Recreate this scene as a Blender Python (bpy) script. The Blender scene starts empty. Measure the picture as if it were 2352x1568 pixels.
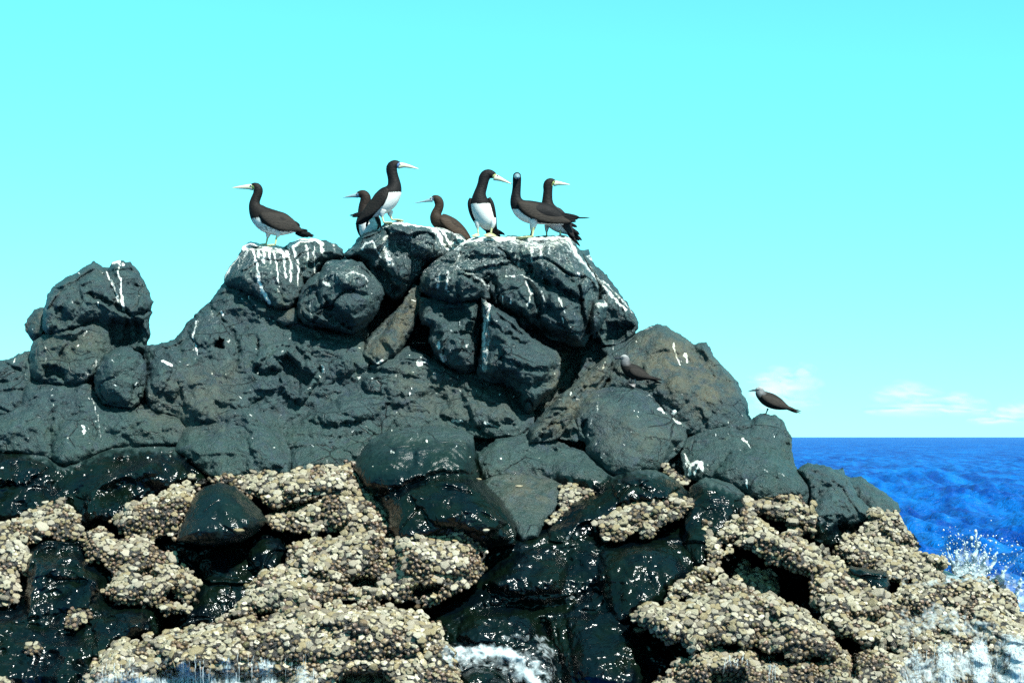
import bpy, math, random
import numpy as np
from mathutils import Vector

random.seed(7)
RNG = np.random.default_rng(7)
SC = bpy.context.scene
COL = SC.collection

# ------------------------------------------------------------------ camera, sky, sun, exposure
F = 3970.0            # focal length in picture units (picture 2352 x 1568)
U_MID, V_HOR = 1176.0, 1003.0
CAM_Z = 1.9
cam_data = bpy.data.cameras.new('camera')
cam_data.sensor_width = 36.0
cam_data.lens = 36.0 * F / 2352.0
cam_data.shift_y = (V_HOR - 784.0) / 2352.0
cam_data.clip_start = 0.1
cam_data.clip_end = 60000.0
cam = bpy.data.objects.new('camera', cam_data)
COL.objects.link(cam)
cam.location = (0, 0, CAM_Z)
cam.rotation_euler = (math.radians(90), 0, 0)
SC.camera = cam

SUN_DIR = Vector((0.36, -0.50, 0.79)).normalized()       # from the scene towards the sun
sun_el = math.asin(SUN_DIR.z)
sun_az = math.atan2(SUN_DIR.x, SUN_DIR.y)
world = bpy.data.worlds.new('World')
SC.world = world
world.use_nodes = True
wn, wl = world.node_tree.nodes, world.node_tree.links
wn.clear()
w_out = wn.new('ShaderNodeOutputWorld')
w_bg = wn.new('ShaderNodeBackground')
w_sky = wn.new('ShaderNodeTexSky')
w_sky.sky_type = 'NISHITA'
w_sky.sun_disc = False
w_sky.sun_elevation = sun_el
w_sky.sun_rotation = sun_az
w_sky.air_density = 1.0
w_sky.dust_density = 0.0
w_sky.ozone_density = 1.0
# camera-like colour rendering of the sky: strong cyan, as this camera recorded it (one matrix for the whole sky)
w_sep = wn.new('ShaderNodeSeparateColor')
w_com = wn.new('ShaderNodeCombineColor')
wl.new(w_sky.outputs['Color'], w_sep.inputs[0])


def w_lin(cr, cg, cb, sock):
    acc = None
    for k, c in enumerate((cr, cg, cb)):
        m_ = wn.new('ShaderNodeMath')
        m_.operation = 'MULTIPLY_ADD'
        wl.new(w_sep.outputs[k], m_.inputs[0])
        m_.inputs[1].default_value = c
        if acc is None:
            m_.inputs[2].default_value = 0.0
        else:
            wl.new(acc, m_.inputs[2])
        acc = m_.outputs[0]
    wl.new(acc, sock)


w_lin(0.235, 0.0, 0.085, w_com.inputs[0])
w_lin(0.0, 0.29, 0.735, w_com.inputs[1])
w_lin(0.0, 0.0, 1.12, w_com.inputs[2])
w_bg.inputs['Strength'].default_value = 0.072
wl.new(w_com.outputs[0], w_bg.inputs['Color'])
wl.new(w_bg.outputs[0], w_out.inputs['Surface'])

sun_data = bpy.data.lights.new('sun', 'SUN')
sun_data.energy = 5.0
sun_data.angle = math.radians(0.53)
sun_data.color = (0.97, 1.0, 0.93)
sun = bpy.data.objects.new('sun', sun_data)
COL.objects.link(sun)
sun.rotation_euler = SUN_DIR.to_track_quat('Z', 'Y').to_euler()
sun.location = SUN_DIR * 60

SC.view_settings.view_transform = 'Standard'
SC.view_settings.look = 'None'
SC.view_settings.exposure = 1.4
SC.view_settings.gamma = 1.0
SC.view_settings.use_curve_mapping = False
SC.cycles.use_denoising = False
SC.cycles.max_bounces = 6
SC.cycles.transparent_max_bounces = 12
SC.cycles.sample_clamp_indirect = 4.0

# ------------------------------------------------------------------ noise
_perm = np.random.default_rng(11).permutation(256)
_perm = np.concatenate([_perm, _perm, _perm]).astype(np.int64)
_g = np.random.default_rng(12).normal(size=(256, 3))
_g /= np.linalg.norm(_g, axis=1)[:, None]


def pnoise(p):
    i = np.floor(p).astype(np.int64)
    f = p - i
    i &= 255
    w = f * f * f * (f * (f * 6 - 15) + 10)
    out = 0
    for dx in (0, 1):
        wx = w[:, 0] if dx else 1 - w[:, 0]
        hx = _perm[i[:, 0] + dx]
        for dy in (0, 1):
            wy = w[:, 1] if dy else 1 - w[:, 1]
            hy = _perm[hx + i[:, 1] + dy]
            for dz in (0, 1):
                wz = w[:, 2] if dz else 1 - w[:, 2]
                gr = _g[_perm[hy + i[:, 2] + dz] & 255]
                d = gr[:, 0] * (f[:, 0] - dx) + gr[:, 1] * (f[:, 1] - dy) + gr[:, 2] * (f[:, 2] - dz)
                out = out + wx * wy * wz * d
    return out * 1.5


def fbm(p, octaves=4, gain=0.5, lac=2.03):
    a, s, out = 1.0, 1.0, 0
    for k in range(octaves):
        out = out + a * pnoise(p * s + 17.3 * k)
        a *= gain
        s *= lac
    return out


def worley(p, seed=0):
    """distance to nearest feature point and a value of that cell"""
    i = np.floor(p).astype(np.int64)
    f = p - i
    best = np.full(len(p), 9.0)
    second = np.full(len(p), 9.0)
    rnd = np.random.default_rng(40 + seed).random((256, 4))
    val = np.zeros(len(p))
    for dx in (-1, 0, 1):
        for dy in (-1, 0, 1):
            for dz in (-1, 0, 1):
                h = _perm[_perm[_perm[(i[:, 0] + dx) & 255] + ((i[:, 1] + dy) & 255)] + ((i[:, 2] + dz) & 255)]
                r = rnd[h]
                d = (dx + r[:, 0] - f[:, 0]) ** 2 + (dy + r[:, 1] - f[:, 1]) ** 2 + (dz + r[:, 2] - f[:, 2]) ** 2
                m = d < best
                second = np.where(m, best, np.minimum(second, d))
                val = np.where(m, r[:, 3], val)
                best = np.where(m, d, best)
    return np.sqrt(best), np.sqrt(second), val


def smooth01(x):
    x = np.clip(x, 0, 1)
    return x * x * (3 - 2 * x)


# ------------------------------------------------------------------ traced picture plane -> world
G = 2.4
U0, V0 = -96.0, 492.0
NU, NV = 1056, 464                       # global sampling grid of the rock face
UU = U0 + G * np.arange(NU)
VV = V0 + G * np.arange(NV)
GU, GV = np.meshgrid(UU, VV)             # [v, u]


def unproject(u, v, d):
    return np.stack([(u - U_MID) / F * d, d, CAM_Z + (V_HOR - v) / F * d], axis=-1)


def depth0(v):
    """distance of the sloping face of the islet for a picture row"""
    return np.interp(v, [400, 560, 700, 850, 1000, 1100, 1250, 1400, 1568, 1650],
                     [15.9, 15.6, 15.15, 14.75, 14.3, 13.9, 13.35, 12.85, 12.3, 12.1])


def seg_dist(px, py, pts, closed):
    pts = np.asarray(pts, float)
    n = len(pts)
    best = np.full(px.shape, 1e18)
    for k in range(n if closed else n - 1):
        a, b = pts[k], pts[(k + 1) % n]
        ab = b - a
        L = max(ab @ ab, 1e-9)
        t = np.clip(((px - a[0]) * ab[0] + (py - a[1]) * ab[1]) / L, 0, 1)
        dx = px - a[0] - t * ab[0]
        dy = py - a[1] - t * ab[1]
        best = np.minimum(best, dx * dx + dy * dy)
    return np.sqrt(best)


def inside(px, py, pts):
    pts = np.asarray(pts, float)
    n = len(pts)
    r = np.zeros(px.shape, bool)
    for k in range(n):
        (x1, y1), (x2, y2) = pts[k], pts[(k + 1) % n]
        if y1 == y2:
            continue
        c = (y1 > py) != (y2 > py)
        r ^= c & (px < (x2 - x1) * (py - y1) / (y2 - y1) + x1)
    return r


def sdf(px, py, pts):
    d = seg_dist(px, py, pts, True)
    return np.where(inside(px, py, pts), d, -d)


def window(pts, pad):
    pts = np.asarray(pts, float)
    i0 = max(0, int((pts[:, 0].min() - pad - U0) / G))
    i1 = min(NU, int((pts[:, 0].max() + pad - U0) / G) + 2)
    j0 = max(0, int((pts[:, 1].min() - pad - V0) / G))
    j1 = min(NV, int((pts[:, 1].max() + pad - V0) / G) + 2)
    return j0, j1, i0, i1


def blur(a, n):
    for _ in range(n):
        b = np.pad(a, 1, mode='edge')
        a = (b[:-2, 1:-1] + b[2:, 1:-1] + b[1:-1, :-2] + b[1:-1, 2:] + 2 * a) / 6
    return a


# stain maps over the rock face: droppings, brown rust, green film, wetness
GUANO = np.zeros((NV, NU))
BROWN = np.zeros((NV, NU))
GREEN = np.zeros((NV, NU))
ZBUF = np.full((NV, NU), 1e6)

_wob = fbm(np.stack([GU.ravel() / 14, GV.ravel() / 14, np.zeros(GU.size)], 1), 3).reshape(GU.shape)
_wob2 = fbm(np.stack([GU.ravel() / 14 + 50, GV.ravel() / 14, np.zeros(GU.size) + 9], 1), 3).reshape(GU.shape)


_wobL = fbm(np.stack([GU.ravel() / 42, GV.ravel() / 42, np.zeros(GU.size) + 4], 1), 3).reshape(GU.shape)


def stain_line(m, pts, width, strength=1.0, wob=3.0):
    j0, j1, i0, i1 = window(pts, width * 2 + 8)
    s = np.s_[j0:j1, i0:i1]
    d = seg_dist(GU[s] + wob * _wob[s], GV[s] + wob * _wob2[s], pts, False)
    m[s] = np.maximum(m[s], strength * smooth01(1.35 - d / (width * (0.5 + .55 * _wobL[s]))))


def stain_area(m, pts, feather, strength=1.0, wob=10.0):
    j0, j1, i0, i1 = window(pts, feather + 12)
    s = np.s_[j0:j1, i0:i1]
    d = sdf(GU[s] + wob * _wob[s], GV[s] + wob * _wob2[s], pts)
    m[s] = np.maximum(m[s], strength * smooth01(0.5 + d / feather / 2))


STREAKS = [
    # tall boulder at the far left
    ([(245, 624), (252, 640), (260, 655), (268, 676), (272, 694)], 5, 1), ([(274, 600), (271, 621)], 15, .95),
    ([(271, 615), (278, 648), (278, 673), (285, 711)], 6, 1), ([(255, 604), (292, 600)], 8, .8),
    # yellowish runs under it
    ([(222, 826), (208, 877), (212, 912), (226, 961), (233, 1013)], 5, .5), ([(215, 835), (196, 880), (188, 892)], 4, .45),
    ([(106, 815), (101, 846), (103, 870)], 5, .35), ([(238, 828), (226, 850)], 5, .4),
    ([(371, 828), (385, 834), (396, 840)], 6, 1), ([(451, 739), (443, 774), (455, 815)], 4, .7), ([(507, 718), (513, 724)], 9, .9),
    ([(486, 715), (490, 730)], 7, .5), ([(522, 778), (522, 834)], 4, .35),
    # left top boulder
    ([(558, 564), (575, 559), (610, 562), (645, 566)], 14, 1.1), ([(563, 570), (640, 577)], 14, .6),
    ([(581, 574), (593, 620), (595, 651), (611, 681), (618, 697)], 6, 1), ([(630, 581), (639, 637), (641, 671)], 5, 1),
    ([(605, 572), (606, 602)], 8, .9), ([(618, 579), (622, 604)], 6, .9), ([(592, 575), (596, 590)], 10, .9),
    ([(640, 575), (658, 588)], 9, .9), ([(658, 576), (669, 606), (668, 646)], 6, .8), ([(672, 566), (680, 590), (686, 606), (683, 655)], 6, 1),
    ([(653, 590), (656, 637)], 5, .85), ([(704, 562), (706, 590), (704, 616)], 5, .9), ([(722, 566), (725, 627)], 4, .8),
    ([(736, 556), (740, 579)], 7, .9), ([(664, 566), (690, 552), (725, 550), (738, 560)], 11, 1), ([(547, 590), (532, 610), (515, 639)], 6, .8),
    ([(552, 592), (545, 620)], 4, .6), ([(567, 575), (553, 612)], 5, .5), ([(597, 655), (600, 690)], 4, .5), ([(765, 560), (770, 580)], 8, .5),
    # top middle boulder
    ([(885, 545), (884, 570), (894, 604)], 16, .62), ([(829, 574), (840, 558), (856, 554), (873, 590)], 6, .7), ([(868, 528), (905, 512), (945, 515)], 9, .8),
    ([(940, 516), (975, 520), (1003, 528)], 10, .9), ([(1003, 528), (1015, 557), (1030, 575)], 9, .95), ([(1018, 532), (1042, 569)], 9, .9),
    ([(1003, 523), (1045, 535), (1062, 556)], 14, .6), ([(1030, 550), (1055, 572)], 9, .6), ([(800, 578), (822, 548)], 5, .5),
    # round boulder below it
    ([(748, 652), (757, 655)], 11, .9), ([(792, 632), (817, 624), (838, 634), (845, 648)], 4, .7), ([(711, 694), (713, 729)], 7, .45),
    ([(744, 605), (800, 600)], 8, .45), ([(718, 650), (708, 670)], 5, .5),
    # saddle and big right boulder
    ([(1063, 555), (1090, 549), (1150, 548), (1230, 548), (1304, 547)], 10, .85), ([(1180, 552), (1235, 565), (1270, 560), (1305, 552)], 24, .56), ([(1080, 556), (1160, 562)], 16, .42), ([(1200, 575), (1310, 575)], 26, .36),
    ([(1304, 545), (1325, 584), (1363, 632), (1408, 682), (1438, 712)], 7, .75), ([(1300, 556), (1330, 592), (1372, 640)], 10, .6),
    ([(1375, 640), (1393, 652), (1430, 690), (1455, 720)], 6, .6), ([(1372, 700), (1392, 702)], 9, .7), ([(1345, 600), (1400, 670)], 5, .5),
    ([(1222, 567), (1221, 600)], 6, .7), ([(1241, 566), (1243, 588)], 7, .8), ([(1260, 562), (1262, 584)], 6, .6), ([(1176, 555), (1176, 592), (1190, 610)], 5, .45),
    ([(1209, 646), (1221, 673), (1211, 702)], 7, .75), ([(1042, 608), (1081, 629), (1110, 646), (1122, 662)], 7, .5), ([(1009, 624), (1006, 660)], 7, .65),
    ([(1027, 624), (1026, 666)], 6, .7), ([(1283, 682), (1298, 718)], 5, .7), ([(1292, 730), (1294, 747)], 5, 1), ([(1057, 587), (1048, 603)], 6, .6),
    ([(1164, 634), (1200, 631), (1226, 646)], 5, .6), ([(1152, 680), (1154, 698)], 5, .8), ([(1172, 688), (1174, 698)], 5, .7), ([(1244, 668), (1250, 690)], 5, .5),
    ([(1118, 694), (1116, 740), (1115, 790), (1114, 850)], 17, .55), ([(1124, 694), (1121, 735)], 8, .8), ([(1112, 740), (1111, 800)], 6, .75),
    ([(963, 836), (976, 831)], 12, .9), ([(1016, 818), (1020, 827)], 9, .85), ([(1005, 786), (1007, 796)], 9, .8), ([(947, 787), (972, 786)], 5, .9),
    ([(1040, 966), (1060, 967)], 7, .95), ([(1112, 968), (1150, 983)], 5, .8), ([(741, 842), (744, 854)], 7, .95),
    ([(868, 832), (880, 826)], 6, .7), ([(948, 700), (962, 735)], 4, .4),
    # right slope
    ([(1547, 790), (1551, 808), (1557, 825), (1561, 838)], 5, .85), ([(1512, 938), (1534, 953)], 5, .9), ([(1545, 959), (1560, 971)], 6, 1),
    ([(1568, 978), (1600, 990), (1640, 985)], 4, .4), ([(1705, 1006), (1714, 1014), (1724, 1028)], 5, 1), ([(1375, 908), (1372, 944), (1348, 989)], 4, .5),
    ([(1573, 1042), (1577, 1057), (1586, 1066), (1583, 1088)], 6, 1.1), ([(1586, 1068), (1598, 1062), (1611, 1064), (1613, 1080)], 8, 1.1),
    ([(1604, 1069), (1595, 1090)], 7, 1.1), ([(1576, 1064), (1577, 1070)], 6, 1), ([(1714, 1099), (1716, 1120)], 6, .8), ([(1476, 890), (1520, 935)], 4, .4),
    ([(1361, 1017), (1368, 1018)], 8, .5), ([(1386, 845), (1390, 830)], 5, .8), ([(1405, 772), (1408, 800)], 6, .5), ([(1480, 757), (1510, 746)], 5, .5),
    ([(1790, 1086), (1800, 1092)], 5, .6), ([(1752, 1076), (1765, 1086)], 4, .5), ([(760, 770), (735, 775)], 4, .4), ([(820, 905), (836, 900)], 4, .4),
]
for pts, w_, s_ in STREAKS:
    stain_line(GUANO, pts, w_, s_)
stain_area(GUANO, [(525, 590), (560, 560), (650, 565), (735, 552), (745, 600), (690, 640), (560, 660)], 30, .34)
stain_area(GUANO, [(800, 560), (900, 515), (1000, 525), (1060, 550), (1310, 545), (1440, 710), (1370, 700), (1290, 640), (1150, 640), (1000, 660), (960, 640), (900, 600)], 30, .36)
stain_area(GUANO, [(720, 650), (750, 605), (830, 605), (860, 650), (800, 670)], 25, .38)
stain_area(GUANO, [(440, 740), (470, 710), (520, 720), (500, 780)], 25, .22)
for k in range(430):                                      # small spots
    u_ = random.uniform(0, 1830)
    v_ = random.uniform(620, 1080)
    stain_line(GUANO, [(u_, v_), (u_ + random.gauss(0, 3), v_ + random.gauss(0, 4))], random.choice([1.8, 2.2, 2.6, 3.4]), random.uniform(.4, .95), 0)
for poly, st in [([(1480, 760), (1560, 770), (1640, 830), (1690, 900), (1600, 960), (1500, 880), (1420, 850)], .75), ([(1105, 1085), (1215, 1083), (1290, 1110), (1240, 1190), (1160, 1160)], .7),
                 ([(930, 690), (965, 660), (965, 700), (930, 780), (860, 830), (840, 800)], 1.0),
                 ([(80, 780), (220, 750), (245, 800), (150, 840), (80, 850)], .5), ([(1310, 900), (1390, 820), (1400, 860), (1290, 1000), (1230, 1000)], .9),
                 ([(1290, 800), (1330, 790), (1310, 870), (1240, 960)], .9), ([(55, 710), (100, 710), (100, 770), (60, 770)], .6),
                 ([(640, 700), (690, 720), (680, 745), (630, 720)], .7), ([(300, 930), (420, 850), (560, 830), (520, 990), (330, 1010)], .35),
                 ([(900, 830), (1200, 880), (1180, 980), (900, 960)], .3), ([(1380, 930), (1560, 1000), (1500, 1060), (1380, 1030)], .35)]:
    stain_area(BROWN, poly, 30, st)
for poly, st in [([(-90, 960), (250, 950), (420, 960), (660, 960), (840, 990), (1100, 980), (1400, 1040), (1860, 1000), (1860, 1160), (-90, 1160)], .8),
                 ([(810, 980), (1090, 980), (1190, 1240), (880, 1240)], 1.0), ([(70, 780), (240, 760), (330, 830), (320, 930), (70, 870)], .5),
                 ([(1090, 1090), (1300, 1090), (1240, 1230), (1180, 1230)], .9), ([(1180, 545), (1360, 560), (1370, 680), (1230, 650)], .35)]:
    stain_area(GREEN, poly, 35, st)

_wl_u = [-96, 20, 100, 150, 260, 420, 480, 660, 800, 830, 900, 1090, 1110, 1300, 1380, 1440, 1600, 1720, 1860, 1900, 2000, 2440]
_wl_v = [1045, 1030, 1050, 1075, 1028, 1035, 1085, 1092, 1080, 1010, 995, 1010, 1088, 1088, 1095, 1080, 1100, 1140, 1175, 1195, 1190, 1200]
WET = smooth01((GV - np.interp(GU, _wl_u, _wl_v) + 14 * _wob) / 26 + .3)
WET = np.where((GU > 815) & (GU < 1095) & (GV < 1100), WET * np.interp(GV, [980, 1110], [.35, .9]), WET)


# ------------------------------------------------------------------ mesh helpers
def new_mesh(name, verts, faces, smooth=True):
    """verts (n,3), faces: (m,k) array or list of such arrays"""
    me = bpy.data.meshes.new(name)
    verts = np.ascontiguousarray(verts, dtype=np.float32)
    arrs = faces if isinstance(faces, list) else [faces]
    arrs = [np.asarray(a, np.int32) for a in arrs if len(a)]
    me.vertices.add(len(verts))
    me.vertices.foreach_set('co', verts.ravel())
    tot = np.concatenate([np.full(len(a), a.shape[1], np.int32) for a in arrs])
    idx = np.concatenate([a.ravel() for a in arrs])
    me.loops.add(len(idx))
    me.loops.foreach_set('vertex_index', idx)
    me.polygons.add(len(tot))
    st = np.zeros(len(tot), np.int32)
    st[1:] = np.cumsum(tot)[:-1]
    me.polygons.foreach_set('loop_start', st)
    me.polygons.foreach_set('use_smooth', np.full(len(tot), smooth))
    me.update(calc_edges=True)
    me.validate()
    return me


def attr(me, name, vals, kind='FLOAT', domain='POINT'):
    a = me.attributes.new(name, kind, domain)
    a.data.foreach_set('color' if 'COLOR' in kind else 'value', np.ascontiguousarray(vals, np.float32).ravel())


def link(name, me, mat=None, parent=None):
    o = bpy.data.objects.new(name, me)
    COL.objects.link(o)
    if mat is not None and me is not None and not me.materials:
        me.materials.append(mat)
    if parent is not None:
        o.parent = parent
    return o


def tag(o, label=None, cat=None, group=None, kind=None):
    if label:
        o['label'] = label
    if cat:
        o['category'] = cat
    if group:
        o['group'] = group
    if kind:
        o['kind'] = kind
    return o


# ------------------------------------------------------------------ materials
ALB = .82
class NT:
    def __init__(self, name):
        self.m = bpy.data.materials.new(name)
        self.m.use_nodes = True
        self.n, self.l = self.m.node_tree.nodes, self.m.node_tree.links
        self.bsdf = self.n['Principled BSDF']
        self.out = self.n['Material Output']

    def node(self, kind, **kw):
        nd = self.n.new(kind)
        for k, v in kw.items():
            setattr(nd, k, v)
        return nd

    def put(self, sock, val):
        if isinstance(val, bpy.types.NodeSocket):
            self.l.new(val, sock)
        elif val is not None:
            if isinstance(val, (tuple, list)) and len(val) == 3 and sock.type == 'RGBA':
                val = (*val, 1)
            sock.default_value = val

    def attr(self, name, col=False):
        a = self.node('ShaderNodeAttribute', attribute_name=name)
        return a.outputs['Color' if col else 'Fac']

    def math(self, op, a, b=0.0, c=None, clamp=False):
        nd = self.node('ShaderNodeMath', operation=op, use_clamp=clamp)
        self.put(nd.inputs[0], a)
        self.put(nd.inputs[1], b)
        if c is not None:
            self.put(nd.inputs[2], c)
        return nd.outputs[0]

    def mix(self, fac, a, b, blend='MIX'):
        nd = self.node('ShaderNodeMix', data_type='RGBA', blend_type=blend)
        self.put(nd.inputs[0], fac)
        self.put(nd.inputs[6], a)
        self.put(nd.inputs[7], b)
        return nd.outputs[2]

    def coords(self, scale=(1, 1, 1), which='Object'):
        tc = self.node('ShaderNodeTexCoord')
        mp = self.node('ShaderNodeMapping')
        mp.inputs['Scale'].default_value = scale
        self.l.new(tc.outputs[which], mp.inputs[0])
        return mp.outputs[0]

    def noise(self, vec, scale, detail=4, rough=.55, dist=0.0):
        nd = self.node('ShaderNodeTexNoise')
        self.put(nd.inputs['Vector'], vec)
        nd.inputs['Scale'].default_value = scale
        nd.inputs['Detail'].default_value = detail
        nd.inputs['Roughness'].default_value = rough
        nd.inputs['Distortion'].default_value = dist
        return nd.outputs['Fac']

    def voronoi(self, vec, scale, feature='F1', out='Distance'):
        nd = self.node('ShaderNodeTexVoronoi', feature=feature)
        self.put(nd.inputs['Vector'], vec)
        nd.inputs['Scale'].default_value = scale
        return nd.outputs[out]

    def ramp(self, fac, lo, hi, a=0.0, b=1.0):
        nd = self.node('ShaderNodeMapRange', interpolation_type='SMOOTHSTEP')
        self.put(nd.inputs[0], fac)
        self.put(nd.inputs[1], lo)
        self.put(nd.inputs[2], hi)
        nd.inputs[3].default_value = a
        nd.inputs[4].default_value = b
        return nd.outputs[0]

    def bump(self, height, strength, dist, normal=None):
        nd = self.node('ShaderNodeBump')
        self.put(nd.inputs['Height'], height)
        self.put(nd.inputs['Strength'], strength)
        nd.inputs['Distance'].default_value = dist
        if normal is not None:
            self.put(nd.inputs['Normal'], normal)
        return nd.outputs[0]

    def set(self, **kw):
        for k, v in kw.items():
            if k == 'Base_Color':                     # paints mixed at studio brightness, thinned to the sunlit exposure used here
                v = self.mix(1.0, v, (ALB, ALB, ALB), 'MULTIPLY')
            self.put(self.bsdf.inputs[k.replace('_', ' ')], v)


def rock_material():
    t = NT('basalt')
    p = t.coords()
    big = t.noise(p, 1.7, 5, .6)
    mid = t.noise(p, 7.0, 6, .62, .6)
    fine = t.noise(p, 46, 5, .7)
    grit = t.noise(p, 160, 3, .7)
    col = t.mix(t.ramp(big, .35, .65), (.013, .029, .035), (.028, .045, .045))
    col = t.mix(t.ramp(mid, .45, .70), col, (.037, .060, .057))
    mott = t.noise(p, 15, 4, .65, .3)
    col = t.mix(t.ramp(mott, .48, .32, 0, .6), col, (.009, .015, .018))
    col = t.mix(t.ramp(t.noise(p, 4.2, 4, .6), .58, .72, 0, .45), col, (.044, .046, .034))
    brown = t.math('MULTIPLY', t.attr('brown'), t.ramp(mid, .32, .62))
    col = t.mix(brown, col, (.150, .080, .042))
    green = t.math('MULTIPLY', t.attr('green'), t.ramp(t.noise(p, 3.1, 5, .6), .35, .6))
    col = t.mix(t.math('MULTIPLY', green, .75), col, (.020, .042, .032))
    col = t.mix(t.ramp(fine, .52, .70, 0, .75), col, (.068, .094, .090))
    col = t.mix(t.ramp(fine, .46, .30, 0, .75), col, (.012, .014, .017))
    col = t.mix(t.ramp(grit, .42, .25, 0, .42), col, (.008, .009, .011))
    # hairline cracks
    vor = t.voronoi(t.coords((1, 1, 1.6)), 3.2, 'DISTANCE_TO_EDGE')
    crack = t.math('MULTIPLY', t.ramp(vor, .022, .004), t.ramp(t.noise(p, 2.3, 3), .5, .62))
    col = t.mix(t.math('MULTIPLY', crack, .7), col, (.006, .007, .009))
    # this lava is distinctly blue green, with violet and olive blotches
    col = t.mix(1.0, col, (.56, .86, .90), 'MULTIPLY')
    col = t.mix(t.ramp(t.noise(p, 9, 3, .6, .4), .55, .72, 0, .35), col, (.022, .034, .062))
    col = t.mix(t.ramp(t.noise(t.coords((1.3, 1, 1)), 12, 3, .6, .4), .56, .72, 0, .4), col, (.030, .052, .032))
    # wet
    wet = t.attr('wet')
    wetp = t.math('MULTIPLY', wet, 1.0, clamp=True)
    algae = t.mix(t.ramp(t.noise(p, 4.3, 4), .38, .62), (.0003, .0016, .0030), (.0014, .0042, .0022))
    col = t.mix(t.math('MULTIPLY', wetp, .985), col, algae)
    # droppings: thicker where the stain map says so, broken up by the rock's grain
    gst = t.noise(t.coords((26, 26, 5)), 1.6, 5, .65)
    gsum = t.math('ADD', t.math('MULTIPLY', t.attr('guano'), .82), t.math('MULTIPLY', t.math('SUBTRACT', gst, .5), 1.25))
    gsum = t.math('ADD', gsum, t.math('MULTIPLY', t.math('SUBTRACT', grit, .5), .9))
    gm = t.math('MULTIPLY', t.ramp(gsum, .32, .70), t.ramp(t.attr('guano'), .03, .2))
    gcol = t.mix(t.ramp(mid, .4, .7), (.80, .82, .80), (.70, .69, .58))
    gcol = t.mix(t.math('MULTIPLY', t.attr('brown'), .5), gcol, (.45, .36, .2))
    col = t.mix(gm, col, gcol)
    h = t.math('ADD', t.math('MULTIPLY', mid, .8), t.math('MULTIPLY', fine, .35))
    h = t.math('ADD', h, t.math('MULTIPLY', grit, .12))
    h = t.math('SUBTRACT', h, t.math('MULTIPLY', crack, .5))
    n1 = t.bump(h, t.math('SUBTRACT', 1.0, t.math('MULTIPLY', wetp, .97)), .05)
    wv = t.math('ADD', t.math('MULTIPLY', t.noise(p, 62, 1, .5), .6), t.noise(p, 30, 1, .5))
    n2 = t.bump(wv, t.math('MULTIPLY', wetp, 1.0), .0075, n1)
    rough = t.ramp(wetp, .25, .9, .50, .20)
    rough = t.math('ADD', rough, t.math('MULTIPLY', gm, .2))
    t.set(Base_Color=col, Roughness=rough, Normal=n2)
    t.put(t.bsdf.inputs['Specular IOR Level'], t.ramp(wetp, .2, .9, .42, .27))
    return t.m


M_ROCK = rock_material()


def shell_material():
    t = NT('barnacle_shell')
    p = t.coords()
    oi = t.node('ShaderNodeObjectInfo')
    c = t.attr('tone', True)
    n = t.noise(p, 90, 4, .6)
    c = t.mix(t.ramp(n, .35, .7, 0, .55), c, (.05, .04, .03))
    wet = t.attr('wet')
    t.set(Base_Color=c, Roughness=.42, Normal=t.bump(n, .7, .006))
    return t.m


M_SHELL = shell_material()

# ------------------------------------------------------------------ rocks
ROCKS = []


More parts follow.
